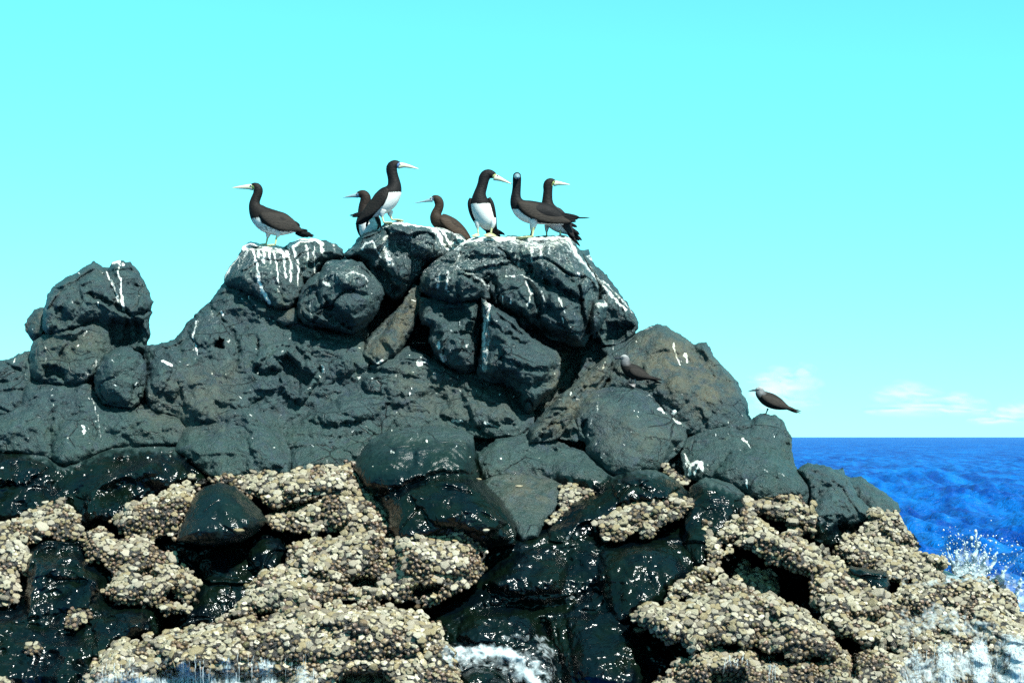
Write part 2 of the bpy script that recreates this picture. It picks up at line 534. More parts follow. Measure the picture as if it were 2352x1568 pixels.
def build_rock(name, poly, off=0.0, T=.25, R=60, tu=0.0, tv=0.0, amp=1.0, chisel=1.0, feats=(), label=None, cat=None,
               kind=None, group=None, soft=3, edge=2.5, wet=None, skirt=.9, mat=None, zwrite=True, dry=0.0, rag=0.0):
    poly = np.asarray(poly, float)
    j0, j1, i0, i1 = window(poly, 8)
    s = np.s_[j0:j1, i0:i1]
    u, v = GU[s].copy(), GV[s].copy()
    sd = sdf(u, v, poly)
    sd = sd + edge * (.9 * _wob[s] + .6 * _wob2[s]) + rag * _wobL[s]
    ins = sd > 0
    quad = ins[:-1, :-1] | ins[1:, :-1] | ins[:-1, 1:] | ins[1:, 1:]
    use = np.zeros(ins.shape, bool)
    use[:-1, :-1] |= quad
    use[1:, :-1] |= quad
    use[:-1, 1:] |= quad
    use[1:, 1:] |= quad
    gy, gx = np.gradient(sd, G)
    gl = np.maximum(np.hypot(gx, gy), .35)
    mv = np.where(use & ~ins, np.clip(-sd, 0, 3.6), 0)
    u += gx / gl * mv
    v += gy / gl * mv
    sd = np.maximum(sd, 0)
    t = np.clip(sd / R, 0, 1)
    prof = np.sqrt(np.clip(1 - (1 - t) ** 2, 0, 1))
    if soft:
        prof = .45 * prof + .55 * np.minimum(blur(prof, soft * 4), prof * 1.5 + .1)
    uc, vc = poly[:, 0].mean(), poly[:, 1].mean()
    d = depth0(v) + off + tu * (u - uc) + tv * (v - vc) - T * prof
    for f in feats:
        if f[0] == 'lump':
            fs = sdf(u + 5 * _wob[s], v + 5 * _wob2[s], f[1])
            q = np.clip(fs / f[3], 0, 1)
            d -= f[2] * (np.sqrt(1 - (1 - q) ** 2) if f[2] > 0 else smooth01(q))
        elif f[0] == 'crack':
            fd = seg_dist(u + 6 * _wob[s], v + 6 * _wob2[s], f[1], False)
            d += f[2] * np.exp(-(fd / f[3]) ** 2)
        elif f[0] == 'face':          # a cut plane: (point, depth there, slope per unit)
            (fu, fv), fd0, su, sv = f[1:5]
            pl = depth0(np.array(fv)) + off + fd0 + su * (u - fu) + sv * (v - fv)
            d = np.maximum(d, pl)
    P = unproject(u, v, d).reshape(-1, 3)
    um = use.ravel()
    Pu = P[um]
    fade = np.clip(sd.ravel()[um] / 9, 0, 1)
    nz = .11 * fbm(Pu * 1.35, 2) + .05 * fbm(Pu * 4.1 + 5, 3, .55)
    nz += .016 * fbm(Pu * 15 + 9, 3, .65) * (1 - .85 * np.clip((WET[s] if wet is None else np.full(use.shape, float(wet))).ravel()[um], 0, 1))
    w1, w2, wv = worley(Pu * np.array([2.1, 2.1, 2.6]) + .35 * np.stack([pnoise(Pu * 3 + k * 9) for k in range(3)], 1), 1)
    ch = .105 * (wv - .5) * np.clip((w2 - w1) / .10, 0, 1) - .026 * np.exp(-((w2 - w1) / .05) ** 2)
    w1, w2, wv = worley(Pu * np.array([6.2, 6.2, 7.5]) + .4 * np.stack([pnoise(Pu * 7 + k * 9) for k in range(3)], 1), 2)
    ch += .034 * (wv - .5) * np.clip((w2 - w1) / .09, 0, 1)
    dd = np.zeros(P.shape[0])
    dd[um] = -(amp * nz + chisel * ch) * fade
    d = d + dd.reshape(d.shape)
    P = unproject(u, v, d)
    # vertex list
    vid = np.full(use.shape, -1, np.int64)
    vid[use] = np.arange(use.sum())
    verts = P[use]
    q = np.argwhere(quad)
    a, b = vid[q[:, 0], q[:, 1]], vid[q[:, 0], q[:, 1] + 1]
    c, e = vid[q[:, 0] + 1, q[:, 1] + 1], vid[q[:, 0] + 1, q[:, 1]]
    faces = np.stack([a, e, c, b], 1)
    # skirt that turns the edge backwards so the boulder has a body
    ed = np.concatenate([faces[:, [0, 1]], faces[:, [1, 2]], faces[:, [2, 3]], faces[:, [3, 0]]])
    key = np.minimum(ed[:, 0], ed[:, 1]) * 10_000_000 + np.maximum(ed[:, 0], ed[:, 1])
    _, first, cnt = np.unique(key, return_index=True, return_counts=True)
    be = ed[first[cnt == 1]]
    bv = np.unique(be)
    fu, fv, fd = u[use][bv], v[use][bv], d[use][bv]
    gxu, gyu = (gx / gl)[use][bv], (gy / gl)[use][bv]
    rings, prev, nxt = [], {int(x): int(x) for x in bv}, None
    allf = [faces]
    base = len(verts)
    extra_src = [np.arange(len(verts))]
    vs = [verts]
    prev_idx = bv
    for dep, inn in ((.10 * skirt, 3), (.35 * skirt, 9), (skirt, 20)):
        nv_ = unproject(fu + gxu * inn, fv + gyu * inn, fd + dep)
        idx = np.arange(base, base + len(bv))
        base += len(bv)
        vs.append(nv_)
        extra_src.append(bv)
        look_p = np.zeros(len(verts), np.int64)
        look_n = np.zeros(len(verts), np.int64)
        look_p[bv] = prev_idx
        look_n[bv] = idx
        allf.append(np.stack([look_p[be[:, 1]], look_p[be[:, 0]], look_n[be[:, 0]], look_n[be[:, 1]]], 1))
        prev_idx = idx
    verts = np.concatenate(vs)
    src = np.concatenate(extra_src)
    me = new_mesh(name, verts, allf)
    for nm, arr in (('guano', GUANO), ('brown', BROWN), ('green', GREEN)):
        attr(me, nm, arr[s][use][src])
    w = WET[s] if wet is None else np.full(use.shape, float(wet))
    attr(me, 'wet', np.clip(w - dry, 0, 1)[use][src])
    o = link(name, me, mat or M_ROCK)
    tag(o, label, cat, group, kind)
    if zwrite:
        zb = ZBUF[s]
        zb[ins] = np.minimum(zb[ins], d[ins])
    return o, dict(s=s, d=d, ins=ins, sd=sd)


# the mass of lava that everything sits on
SILH = [(-90, 838), (0, 830), (66, 810), (90, 770), (115, 690), (215, 612), (300, 615), (338, 690), (334, 796), (400, 792), (470, 712), (520, 660),
        (570, 575), (640, 580), (720, 562), (780, 585), (830, 562), (900, 528), (1000, 545), (1060, 572), (1120, 560), (1290, 556), (1350, 640), (1440, 720), (1430, 780),
        (1509, 760), (1580, 795), (1630, 812), (1690, 885), (1720, 965), (1780, 965), (1805, 1020), (1822, 1085), (1900, 1085), (2040, 1160), (2060, 1220), (2150, 1300),
        (2250, 1345), (2335, 1420), (2430, 1460), (2430, 1600), (-90, 1600)]
build_rock('bedrock', SILH, off=.42, T=.22, R=40, amp=1.6, feats=[('lump', [(830, 640), (900, 600), (1000, 600), (1000, 830), (930, 850), (830, 810)], -.5, 30), ('lump', [(1215, 760), (1345, 780), (1330, 880), (1230, 980), (1180, 960)], -.22, 30), ('lump', [(1680, 1250), (1860, 1300), (1870, 1380), (1700, 1380)], -.7, 20), ('lump', [(590, 1160), (750, 1125), (750, 1200), (600, 1200)], -.6, 16)], kind='structure', skirt=2.2, soft=2)

CR = 'boulders of the dark lava islet'


def boulder(label, poly, **kw):
    kw.setdefault('cat', 'boulder')
    kw.setdefault('group', CR)
    return build_rock('boulder', poly, label=label, **kw)


# left group
boulder('dark lava shelf at the far left edge below the small round boulder',
        [(-90, 835), (0, 827), (33, 824), (42, 812), (66, 805), (90, 830), (90, 878), (70, 892), (60, 930), (21, 960), (-90, 970)], off=.18, T=.22, R=50)
boulder('small round boulder perched at the left side of the tall boulder',
        [(95, 706), (108, 708), (112, 739), (108, 770), (78, 786), (66, 772), (57, 755), (57, 744), (68, 725), (80, 711)], off=.15, T=.14, R=26, tv=.001)
boulder('broad olive green lava slope at the left below the tall boulder',
        [(50, 870), (122, 872), (167, 872), (194, 850), (225, 900), (243, 925), (295, 930), (333, 920), (368, 940), (417, 955), (435, 985), (410, 1026), (347, 1026), (260, 1034),
         (222, 1048), (194, 1068), (146, 1075), (118, 1070), (104, 1050), (52, 1042), (-90, 1036), (-90, 950), (0, 950), (40, 925)], off=.12, T=.24, R=85, amp=1.0, chisel=.35,
        feats=[('lump', [(140, 960), (200, 950), (215, 1040), (150, 1075), (110, 1050)], .07, 30), ('crack', [(118, 950), (110, 1010), (122, 1060)], .05, 7)])
boulder('brown green shoulder rock directly under the tall left boulder',
        [(78, 782), (101, 766), (139, 752), (222, 732), (250, 760), (256, 806), (240, 830), (225, 860), (200, 885), (167, 895), (139, 890), (115, 888), (75, 872), (66, 850), (68, 819), (71, 794)],
        off=.05, T=.26, R=50, tv=.0012, feats=[('lump', [(90, 835), (125, 830), (160, 850), (150, 880), (95, 872)], -.12, 18)])
boulder('tall cleft boulder at the left with two white streaks on its top',
        [(215, 600), (231, 609), (246, 620), (257, 602), (278, 598), (299, 602), (318, 622), (330, 643), (342, 668), (351, 694), (349, 718), (343, 734), (346, 766), (340, 790), (334, 812),
         (305, 806), (278, 800), (259, 810), (246, 803), (238, 772), (230, 752), (214, 748), (174, 760), (128, 768), (104, 769), (97, 749), (99, 714), (108, 680), (120, 659), (146, 640),
         (170, 629), (194, 612)], off=-.02, T=.36, R=72, tv=.0009, tu=.0007, chisel=1.3,
        feats=[('crack', [(206, 676), (243, 692), (270, 708), (300, 722), (347, 715)], .09, 6), ('lump', [(236, 742), (260, 724), (300, 730), (338, 728), (335, 795), (300, 802), (262, 808), (244, 790)], -.22, 22),
               ('crack', [(244, 617), (250, 650), (268, 700)], .07, 7), ('lump', [(112, 700), (150, 690), (175, 740), (120, 765)], -.1, 22), ('crack', [(170, 640), (185, 690), (160, 740)], .04, 8),
               ('crack', [(292, 735), (290, 790)], .1, 6)])
boulder('rounded grey boulder under the cavity of the tall left boulder',
        [(274, 796), (295, 796), (323, 812), (336, 833), (339, 860), (334, 894), (328, 921), (306, 944), (271, 938), (236, 930), (220, 902), (216, 874), (222, 846), (240, 815)],
        off=-.08, T=.30, R=62, tv=.0022, feats=[('lump', [(300, 880), (335, 870), (330, 925), (290, 935)], -.12, 18)])
# main left slab
boulder('large smooth blue grey slab forming the left flank of the islet',
        [(330, 790), (362, 790), (400, 781), (430, 742), (466, 706), (500, 670), (516, 640), (600, 668), (690, 720), (740, 755), (830, 775), (860, 820), (850, 860), (800, 900), (730, 950),
         (640, 1010), (520, 1010), (440, 1000), (400, 955), (345, 950), (326, 900), (330, 840)], off=.06, T=.24, R=110, amp=1.05, chisel=.55, soft=5,
        feats=[('crack', [(468, 692), (520, 742), (548, 800), (540, 850)], .06, 6), ('crack', [(620, 905), (560, 940), (500, 930)], .05, 6), ('crack', [(540, 690), (620, 735), (700, 760)], .05, 7), ('lump', [(690, 770), (800, 785), (820, 850), (740, 890), (700, 840)], .08, 26), ('lump', [(345, 790), (400, 792), (440, 850), (400, 920), (345, 880)], .06, 22), ('lump', [(492, 778), (505, 770), (516, 780), (518, 800), (500, 806), (490, 800)], -.22, 8), ('lump', [(590, 785), (596, 775), (600, 810), (590, 806)], -.15, 6),
               ('lump', [(580, 830), (610, 790), (650, 782), (700, 790), (738, 850), (730, 880), (690, 930), (650, 900), (640, 850), (600, 850)], .11, 22),
               ('lump', [(628, 820), (660, 805), (690, 830), (720, 870), (690, 915), (660, 900), (640, 860)], -.20, 20), ('crack', [(590, 850), (630, 800), (670, 795), (735, 850)], .07, 6),
               ('crack', [(600, 860), (660, 850), (700, 880), (735, 850)], .06, 5), ('lump', [(338, 830), (370, 822), (400, 840), (385, 880), (345, 930), (334, 900)], .12, 16),
               ('lump', [(410, 870), (470, 850), (560, 900), (600, 985), (520, 990), (430, 960)], .10, 40), ('lump', [(430, 745), (465, 710), (508, 715), (505, 780), (470, 800), (440, 780)], .08, 25)])
boulder('small flat tan stone wedged below the white streaked boulder',
        [(650, 712), (684, 703), (690, 722), (684, 745), (655, 748), (634, 736)], off=-.12, T=.10, R=18, tv=.001, amp=.3, chisel=.5)
boulder('rounded green mound rising above the middle left barnacle crust',
        [(420, 985), (486, 944), (542, 924), (566, 950), (608, 962), (649, 990), (668, 1024), (674, 1058), (668, 1092), (600, 1104), (500, 1108), (451, 1075), (399, 1035)],
        off=.02, T=.26, R=90, amp=.9, chisel=.35, feats=[('lump', [(560, 960), (640, 1000), (660, 1070), (600, 1080), (570, 1020)], .08, 25)])
# top row
boulder('pale streaked boulder at the top left where a booby stands',
        [(572, 556), (598, 558), (632, 562), (652, 567), (667, 557), (690, 549), (723, 547), (743, 552), (769, 558), (788, 573), (792, 592), (760, 600), (743, 606), (734, 622), (718, 641), (704, 652),
         (697, 670), (684, 700), (667, 715), (635, 716), (612, 702), (584, 684), (551, 671), (524, 659), (512, 651), (515, 634), (528, 611), (547, 588), (557, 565)],
        off=-.10, T=.34, R=80, tv=.0010, chisel=.8, feats=[('crack', [(660, 570), (690, 610), (700, 645)], .06, 9), ('lump', [(690, 600), (740, 590), (735, 620), (705, 645)], -.06, 14)])
boulder('dark angular boulder at the summit under the tall upright booby',
        [(882, 514), (912, 507), (933, 511), (956, 517), (977, 519), (1003, 527), (1014, 551), (1026, 578), (1019, 592), (991, 603), (974, 610), (970, 630), (955, 648), (932, 672), (922, 688), (908, 690),
         (886, 680), (866, 655), (848, 630), (838, 606), (826, 594), (797, 595), (791, 586), (801, 573), (815, 559), (825, 544), (841, 534), (868, 525)],
        off=-.21, T=.42, R=72, tv=.0026, chisel=1.5, feats=[('lump', [(846, 612), (875, 600), (915, 650), (925, 672), (905, 690), (870, 660)], -.22, 18), ('crack', [(918, 562), (950, 590), (985, 602)], .09, 8),
                                                              ('crack', [(930, 520), (955, 550), (1015, 575)], .05, 7), ('lump', [(930, 540), (1000, 535), (1015, 575), (975, 590)], .08, 18)])
boulder('rounded boulder in the centre left with a dark hollow in its face',
        [(750, 600), (778, 595), (806, 596), (829, 602), (845, 618), (866, 641), (881, 662), (884, 676), (873, 703), (866, 722), (845, 745), (827, 760), (808, 769), (778, 760), (748, 753), (713, 751), (697, 744),
         (685, 727), (681, 697), (690, 669), (704, 646), (734, 623)], off=-.25, T=.44, R=80, tv=.0024, chisel=1.2,
        feats=[('lump', [(741, 672), (778, 700), (820, 735), (812, 766), (780, 758), (718, 722), (735, 706)], -.20, 20), ('lump', [(770, 625), (830, 622), (850, 650), (800, 670), (770, 650)], .06, 16),
               ('crack', [(728, 676), (745, 705), (720, 740)], .05, 6)])
boulder('slanting brown rock in the dark gap between two central boulders',
        [(922, 700), (950, 650), (968, 655), (968, 700), (948, 760), (915, 815), (870, 850), (826, 815), (845, 775), (895, 725)], off=-.05, T=.20, R=34, tv=.0008)
boulder('white washed ridge of rock behind the sitting brown booby',
        [(985, 524), (1010, 520), (1040, 528), (1068, 545), (1080, 575), (1060, 610), (1020, 620), (985, 600)], off=-.04, T=.18, R=36)
boulder('big blocky boulder at the right summit where three boobies stand',
        [(1030, 580), (1063, 556), (1087, 545), (1110, 543), (1152, 544), (1179, 541), (1224, 543), (1250, 541), (1304, 540), (1320, 557), (1332, 572), (1350, 611), (1363, 629), (1377, 658), (1376, 680), (1368, 720),
         (1356, 768), (1342, 797), (1316, 796), (1286, 786), (1259, 778), (1230, 758), (1188, 755), (1183, 733), (1134, 710), (1108, 700), (1093, 696), (1042, 704), (1000, 694), (964, 669), (961, 650),
         (970, 626), (991, 601), (1010, 590)], off=-.24, T=.46, R=95, tv=.0018, chisel=1.6,
        feats=[('crack', [(1060, 590), (1110, 590), (1180, 600), (1240, 640), (1330, 690)], .10, 9), ('lump', [(1190, 545), (1310, 545), (1370, 650), (1330, 690), (1260, 640), (1200, 600)], .12, 30),
               ('lump', [(985, 625), (1050, 615), (1110, 650), (1100, 690), (1040, 700), (975, 665)], .12, 26), ('crack', [(1120, 640), (1135, 700)], .1, 9), ('lump', [(1140, 640), (1210, 650), (1240, 720), (1220, 745), (1180, 720), (1135, 695)], .12, 24),
               ('lump', [(1240, 660), (1300, 680), (1345, 740), (1330, 785), (1270, 770), (1225, 730)], .08, 24), ('lump', [(1060, 597), (1120, 592), (1170, 605), (1100, 612)], -.06, 10),
               ('crack', [(1260, 650), (1255, 700), (1300, 760)], .06, 8), ('lump', [(1190, 700), (1230, 740), (1280, 775), (1240, 775), (1190, 752)], -.10, 14)])
boulder('dark lower block under the left half of the blocky summit boulder',
        [(964, 680), (1000, 684), (1042, 692), (1093, 684), (1111, 700), (1108, 736), (1102, 766), (1099, 795), (1096, 852), (1069, 860), (1030, 846), (1012, 830), (996, 812), (984, 785), (990, 752), (970, 746), (962, 724)],
        off=-.13, T=.26, R=45, tv=.0013, chisel=1.5, feats=[('crack', [(1000, 770), (1050, 765), (1098, 775)], .06, 7), ('lump', [(1005, 705), (1080, 700), (1090, 735), (1020, 745)], -.10, 14), ('lump', [(1010, 755), (1070, 750), (1060, 800), (1020, 820)], .08, 16)])
boulder('hanging lower block with a long white washed column on its left edge',
        [(1106, 685), (1134, 702), (1185, 730), (1192, 748), (1222, 775), (1252, 792), (1280, 804), (1289, 825), (1286, 866), (1273, 897), (1252, 910), (1226, 942), (1209, 957), (1186, 906), (1158, 880), (1122, 880), (1094, 860),
         (1100, 825), (1105, 795), (1107, 751)], off=-.22, T=.33, R=60, tv=.0020, chisel=1.3,
        feats=[('lump', [(1165, 885), (1185, 885), (1205, 910), (1190, 925), (1172, 915)], -.15, 10), ('crack', [(1130, 745), (1170, 770), (1200, 790)], .07, 7), ('crack', [(1150, 820), (1210, 850), (1270, 850)], .04, 7),
               ('lump', [(1150, 790), (1230, 800), (1270, 850), (1220, 890), (1160, 850)], .08, 26)])
boulder('sloping boulder at the upper right with white streaks and dark underside',
        [(1332, 572), (1366, 607), (1396, 634), (1421, 669), (1448, 705), (1467, 735), (1467, 752), (1454, 771), (1426, 789), (1405, 797), (1382, 790), (1374, 776), (1360, 780), (1360, 740), (1370, 700), (1368, 664), (1345, 617)],
        off=.00, T=.26, R=46, tv=.0010, feats=[('lump', [(1386, 735), (1450, 735), (1464, 750), (1425, 788), (1384, 788)], -.26, 20)])
boulder('white tipped knob of rock jutting beside the blocky summit boulder',
        [(1362, 690), (1384, 688), (1398, 702), (1392, 730), (1376, 760), (1356, 770), (1352, 730)], off=-.27, T=.18, R=22, tv=.002)
# middle masses
boulder('wide grey apron of lava below the central boulders',
        [(640, 990), (700, 935), (760, 885), (820, 850), (880, 815), (940, 795), (990, 820), (1050, 850), (1100, 855), (1150, 870), (1190, 895), (1225, 945), (1230, 990), (1190, 1012), (1090, 1005), (1000, 1000), (900, 1000),
         (850, 1050), (815, 1085), (740, 1092), (668, 1092), (650, 1040)], off=.05, T=.22, R=100, amp=1.1, chisel=.55, soft=5,
        feats=[('crack', [(850, 850), (950, 868), (1050, 885), (1130, 930)], .06, 6), ('crack', [(905, 935), (1000, 955), (1100, 990)], .05, 6), ('lump', [(1050, 880), (1160, 900), (1190, 970), (1090, 980)], .09, 26), ('lump', [(830, 860), (940, 870), (930, 910), (840, 900)], .07, 18), ('lump', [(720, 930), (820, 900), (900, 920), (860, 960), (760, 980), (700, 960)], .08, 30), ('crack', [(690, 940), (720, 905), (745, 870)], .10, 10), ('lump', [(960, 900), (1050, 900), (1040, 950), (980, 960)], -.06, 20),
               ('crack', [(660, 1000), (740, 1010), (840, 1000)], .04, 10)])
boulder('long brown lava ridge slanting down between the centre and the right slope',
        [(1395, 815), (1408, 830), (1398, 870), (1372, 905), (1330, 950), (1280, 1010), (1215, 1020), (1212, 985), (1250, 945), (1290, 905), (1340, 860)], off=-.10, T=.20, R=26, amp=.8,
        feats=[('crack', [(1390, 840), (1300, 940), (1240, 1000)], .05, 5)])
boulder('broad brown pyramid slope at the right behind the left noddy',
        [(1380, 800), (1408, 791), (1435, 780), (1455, 768), (1482, 754), (1509, 742), (1527, 748), (1554, 762), (1577, 777), (1594, 791), (1610, 786), (1622, 785), (1631, 798), (1640, 819), (1658, 837), (1684, 864), (1696, 879),
         (1705, 902), (1717, 926), (1719, 950), (1735, 975), (1690, 1000), (1613, 1010), (1560, 1000), (1500, 940), (1440, 910), (1372, 905), (1388, 867), (1400, 837)], off=.12, T=.30, R=85, tv=.0004, amp=.75, chisel=.3, soft=4,
        feats=[('crack', [(1594, 791), (1625, 830), (1665, 865)], .06, 8), ('crack', [(1605, 940), (1618, 965), (1620, 985)], .05, 4), ('lump', [(1594, 792), (1622, 788), (1640, 825), (1690, 880), (1650, 870), (1615, 830)], .06, 12),
               ('lump', [(1470, 830), (1540, 800), (1600, 900), (1560, 940), (1500, 900)], .06, 30), ('crack', [(1405, 850), (1440, 870)], .05, 4), ('lump', [(1374, 865), (1390, 850), (1402, 870), (1385, 890)], -.1, 8)])
boulder('small dark rounded rock at the left foot of the big smooth boulder',
        [(1310, 945), (1330, 953), (1340, 1000), (1325, 1016), (1266, 1004), (1268, 983), (1290, 962)], off=-.06, T=.15, R=26)
boulder('big smooth grey boulder whose flat top carries the left noddy',
        [(1366, 893), (1429, 886), (1458, 885), (1488, 898), (1518, 934), (1554, 967), (1575, 988), (1579, 1004), (1573, 1023), (1550, 1048), (1529, 1066), (1521, 1082), (1479, 1090), (1441, 1106), (1400, 1094), (1370, 1065), (1345, 1040),
         (1345, 1018), (1328, 1010), (1312, 959), (1318, 935), (1340, 902)], off=-.06, T=.34, R=105, tv=.0006, amp=.6, chisel=.2, soft=5,
        feats=[('lump', [(1540, 1010), (1578, 1000), (1560, 1045), (1525, 1068)], -.10, 16), ('lump', [(1330, 960), (1350, 960), (1350, 1005), (1330, 1000)], -.12, 12)])
boulder('long low shoulder on the right where the right noddy perches',
        [(1726, 962), (1747, 949), (1780, 952), (1796, 964), (1807, 983), (1820, 1009), (1819, 1036), (1828, 1069), (1838, 1084), (1864, 1111), (1868, 1142), (1855, 1165), (1800, 1160), (1717, 1165), (1705, 1140), (1673, 1124), (1613, 1110),
         (1572, 1100), (1562, 1040), (1570, 1010), (1613, 990), (1673, 970), (1705, 965)], off=.02, T=.28, R=85, amp=.8, chisel=.28, soft=5,
        feats=[('lump', [(1640, 1085), (1680, 1035), (1740, 1022), (1800, 1050), (1845, 1090), (1860, 1130), (1820, 1150), (1720, 1150), (1660, 1120)], .16, 40), ('crack', [(1806, 1000), (1800, 1050), (1815, 1080)], .06, 8),
               ('crack', [(1729, 955), (1720, 985), (1660, 985)], .06, 8)])
boulder('low green grey slab in the centre above the brown green tilted rock',
        [(1085, 1050), (1140, 1008), (1200, 995), (1262, 998), (1310, 1026), (1352, 1040), (1400, 1083), (1444, 1104), (1400, 1128), (1370, 1140), (1300, 1125), (1240, 1100), (1150, 1095), (1110, 1112), (1090, 1085)],
        off=-.02, T=.2, R=70, amp=.9, chisel=.3, feats=[('crack', [(1200, 1040), (1260, 1030), (1330, 1060)], .03, 6)])
boulder('dark rear boulder furthest right above the sea',
        [(1915, 1077), (1954, 1096), (1977, 1093), (2003, 1112), (2038, 1135), (2061, 1154), (2070, 1175), (2050, 1195), (2004, 1190), (1965, 1150), (1930, 1115)], off=.22, T=.24, R=42)
boulder('dark front boulder at the far right with a wet lower face',
        [(1828, 1078), (1855, 1062), (1893, 1068), (1924, 1079), (1950, 1100), (1972, 1140), (2000, 1168), (2009, 1198), (1977, 1212), (1954, 1228), (1939, 1250), (1916, 1266), (1890, 1262), (1860, 1245), (1852, 1185), (1856, 1132), (1848, 1105)],
        off=.04, T=.30, R=60, tv=.0014, feats=[('lump', [(1880, 1180), (1940, 1175), (1960, 1215), (1925, 1255), (1885, 1245)], -.08, 20)])

# wet belt
boulder('wet black sloping rock at the left with bright sun glints',
        [(-90, 1038), (100, 1044), (150, 1068), (260, 1024), (400, 1022), (455, 1060), (490, 1095), (440, 1130), (350, 1160), (290, 1210), (190, 1225), (150, 1190), (60, 1200), (-90, 1230)], off=.10, T=.20, R=60, amp=1.7, chisel=.5,
        feats=[('lump', [(190, 1130), (260, 1070), (340, 1035), (430, 1050), (440, 1100), (330, 1150), (270, 1200), (200, 1205)], .26, 60), ('lump', [(-90, 1045), (60, 1048), (110, 1075), (60, 1110), (-90, 1115)], .14, 30)])
boulder('wet green boulder standing in the middle above the barnacles',
        [(812, 1075), (824, 1045), (850, 1010), (900, 984), (990, 977), (1060, 984), (1087, 1000), (1092, 1045), (1092, 1082), (1112, 1108), (1152, 1148), (1184, 1200), (1186, 1250), (1110, 1260), (1050, 1250), (960, 1260), (915, 1255), (890, 1215),
         (888, 1180), (866, 1145), (836, 1120)], off=-.32, T=.46, R=90, amp=.8, chisel=.5, soft=4,
        feats=[('crack', [(850, 1135), (900, 1130), (960, 1105), (1020, 1090), (1090, 1090)], .10, 9), ('lump', [(930, 1130), (1010, 1098), (1080, 1095), (1130, 1150), (1170, 1200), (1120, 1230), (1000, 1210)], .12, 40)])
boulder('tilted brown green rock with a shell on it beside the wet green boulder',
        [(1105, 1103), (1126, 1086), (1162, 1081), (1215, 1083), (1268, 1094), (1299, 1112), (1290, 1148), (1272, 1175), (1250, 1200), (1236, 1235), (1197, 1245), (1170, 1205), (1140, 1160), (1112, 1136)], off=-.06, T=.18, R=30, tv=-.0012, amp=.6, chisel=.5, wet=.22)
boulder('wet black rounded rock just right of the centre behind the small barnacle patch',
        [(1290, 1180), (1310, 1150), (1365, 1135), (1398, 1098), (1440, 1080), (1482, 1072), (1532, 1088), (1562, 1108), (1596, 1145), (1570, 1180), (1500, 1210), (1420, 1220), (1330, 1260), (1250, 1250), (1255, 1215)], off=-.10, T=.28, R=60, amp=.7,
        feats=[('lump', [(1400, 1105), (1440, 1082), (1490, 1078), (1560, 1115), (1540, 1150), (1420, 1160)], .14, 35)])
boulder('wet black knob right of the small barnacle patch',
        [(1584, 1118), (1620, 1094), (1682, 1108), (1712, 1134), (1718, 1172), (1694, 1206), (1664, 1236), (1640, 1300), (1600, 1320), (1560, 1260), (1566, 1195)], off=-.20, T=.32, R=55, amp=.7)
boulder('large wet black channel rock at the bottom centre with running water',
        [(1000, 1395), (1060, 1365), (1110, 1310), (1095, 1262), (1150, 1238), (1230, 1222), (1290, 1190), (1370, 1195), (1400, 1225), (1500, 1225), (1600, 1190), (1640, 1225), (1650, 1300), (1600, 1370), (1530, 1410), (1470, 1440), (1500, 1480),
         (1560, 1520), (1520, 1600), (1010, 1600), (1020, 1500), (980, 1430)], off=-.02, T=.26, R=70, amp=1.3, chisel=.25, soft=4,
        feats=[('lump', [(1180, 1270), (1260, 1255), (1310, 1300), (1290, 1360), (1180, 1370), (1110, 1340)], .16, 45), ('lump', [(1380, 1250), (1560, 1230), (1620, 1260), (1600, 1330), (1500, 1400), (1420, 1430), (1370, 1340)], .22, 60),
               ('lump', [(1300, 1420), (1400, 1400), (1480, 1480), (1480, 1600), (1330, 1600)], .18, 50), ('lump', [(1060, 1400), (1200, 1390), (1250, 1450), (1180, 1490), (1050, 1470)], .08, 35), ('crack', [(1110, 1400), (1300, 1390), (1390, 1340)], .10, 14),
               ('crack', [(1250, 1440), (1280, 1520), (1290, 1600)], .14, 18)])
boulder('wet green black dome boulder ringed by barnacles on the left',
        [(436, 1160), (448, 1135), (468, 1117), (504, 1107), (542, 1116), (572, 1144), (600, 1172), (616, 1196), (590, 1225), (556, 1245), (497, 1254), (444, 1250), (405, 1240), (420, 1195)], off=-.46, T=.42, R=85, amp=.6, chisel=.4, wet=.85)
boulder('wet dark rock in the channel below the black dome boulder',
        [(330, 1250), (420, 1225), (560, 1240), (640, 1212), (675, 1275), (650, 1330), (610, 1345), (590, 1375), (500, 1440), (400, 1460), (380, 1400), (440, 1380), (450, 1320), (390, 1270)], off=.02, T=.20, R=50, amp=.9,
        feats=[('lump', [(560, 1260), (600, 1225), (650, 1235), (662, 1275), (640, 1315), (600, 1320), (575, 1290)], .20, 36)])
boulder('wet black rock in the bottom left corner speckled with glints',
        [(50, 1270), (105, 1232), (195, 1238), (210, 1290), (262, 1315), (250, 1375), (330, 1388), (380, 1400), (370, 1460), (270, 1500), (230, 1540), (240, 1600), (-90, 1600), (-90, 1395), (35, 1385), (50, 1320)], off=-.12, T=.32, R=90, amp=1.9, chisel=.6,
        feats=[('lump', [(60, 1280), (190, 1250), (240, 1330), (200, 1400), (60, 1420)], .12, 50), ('lump', [(200, 1420), (340, 1395), (350, 1450), (230, 1500)], .14, 40)])
boulder('wet black wedge of rock among the barnacles at the right',
        [(1930, 1296), (1990, 1304), (2035, 1312), (2046, 1340), (2040, 1370), (2000, 1360), (1960, 1330)], off=-.40, T=.18, R=24, wet=1)
boulder('small wet black rock in the surf at the bottom centre',
        [(1050, 1600), (1058, 1550), (1090, 1530), (1130, 1533), (1165, 1552), (1180, 1600)], off=-.36, T=.2, R=40, wet=1, amp=.5)

# ------------------------------------------------------------------ barnacle covered ledges
def crust_material():
    t = NT('dark_crust')
    p = t.coords()
    n = t.noise(p, 38, 5, .7)
    c = t.mix(t.ramp(n, .35, .7), (.008, .008, .009), (.040, .031, .022))
    t.set(Base_Color=c, Roughness=.4, Normal=t.bump(n, .9, .03))
    return t.m


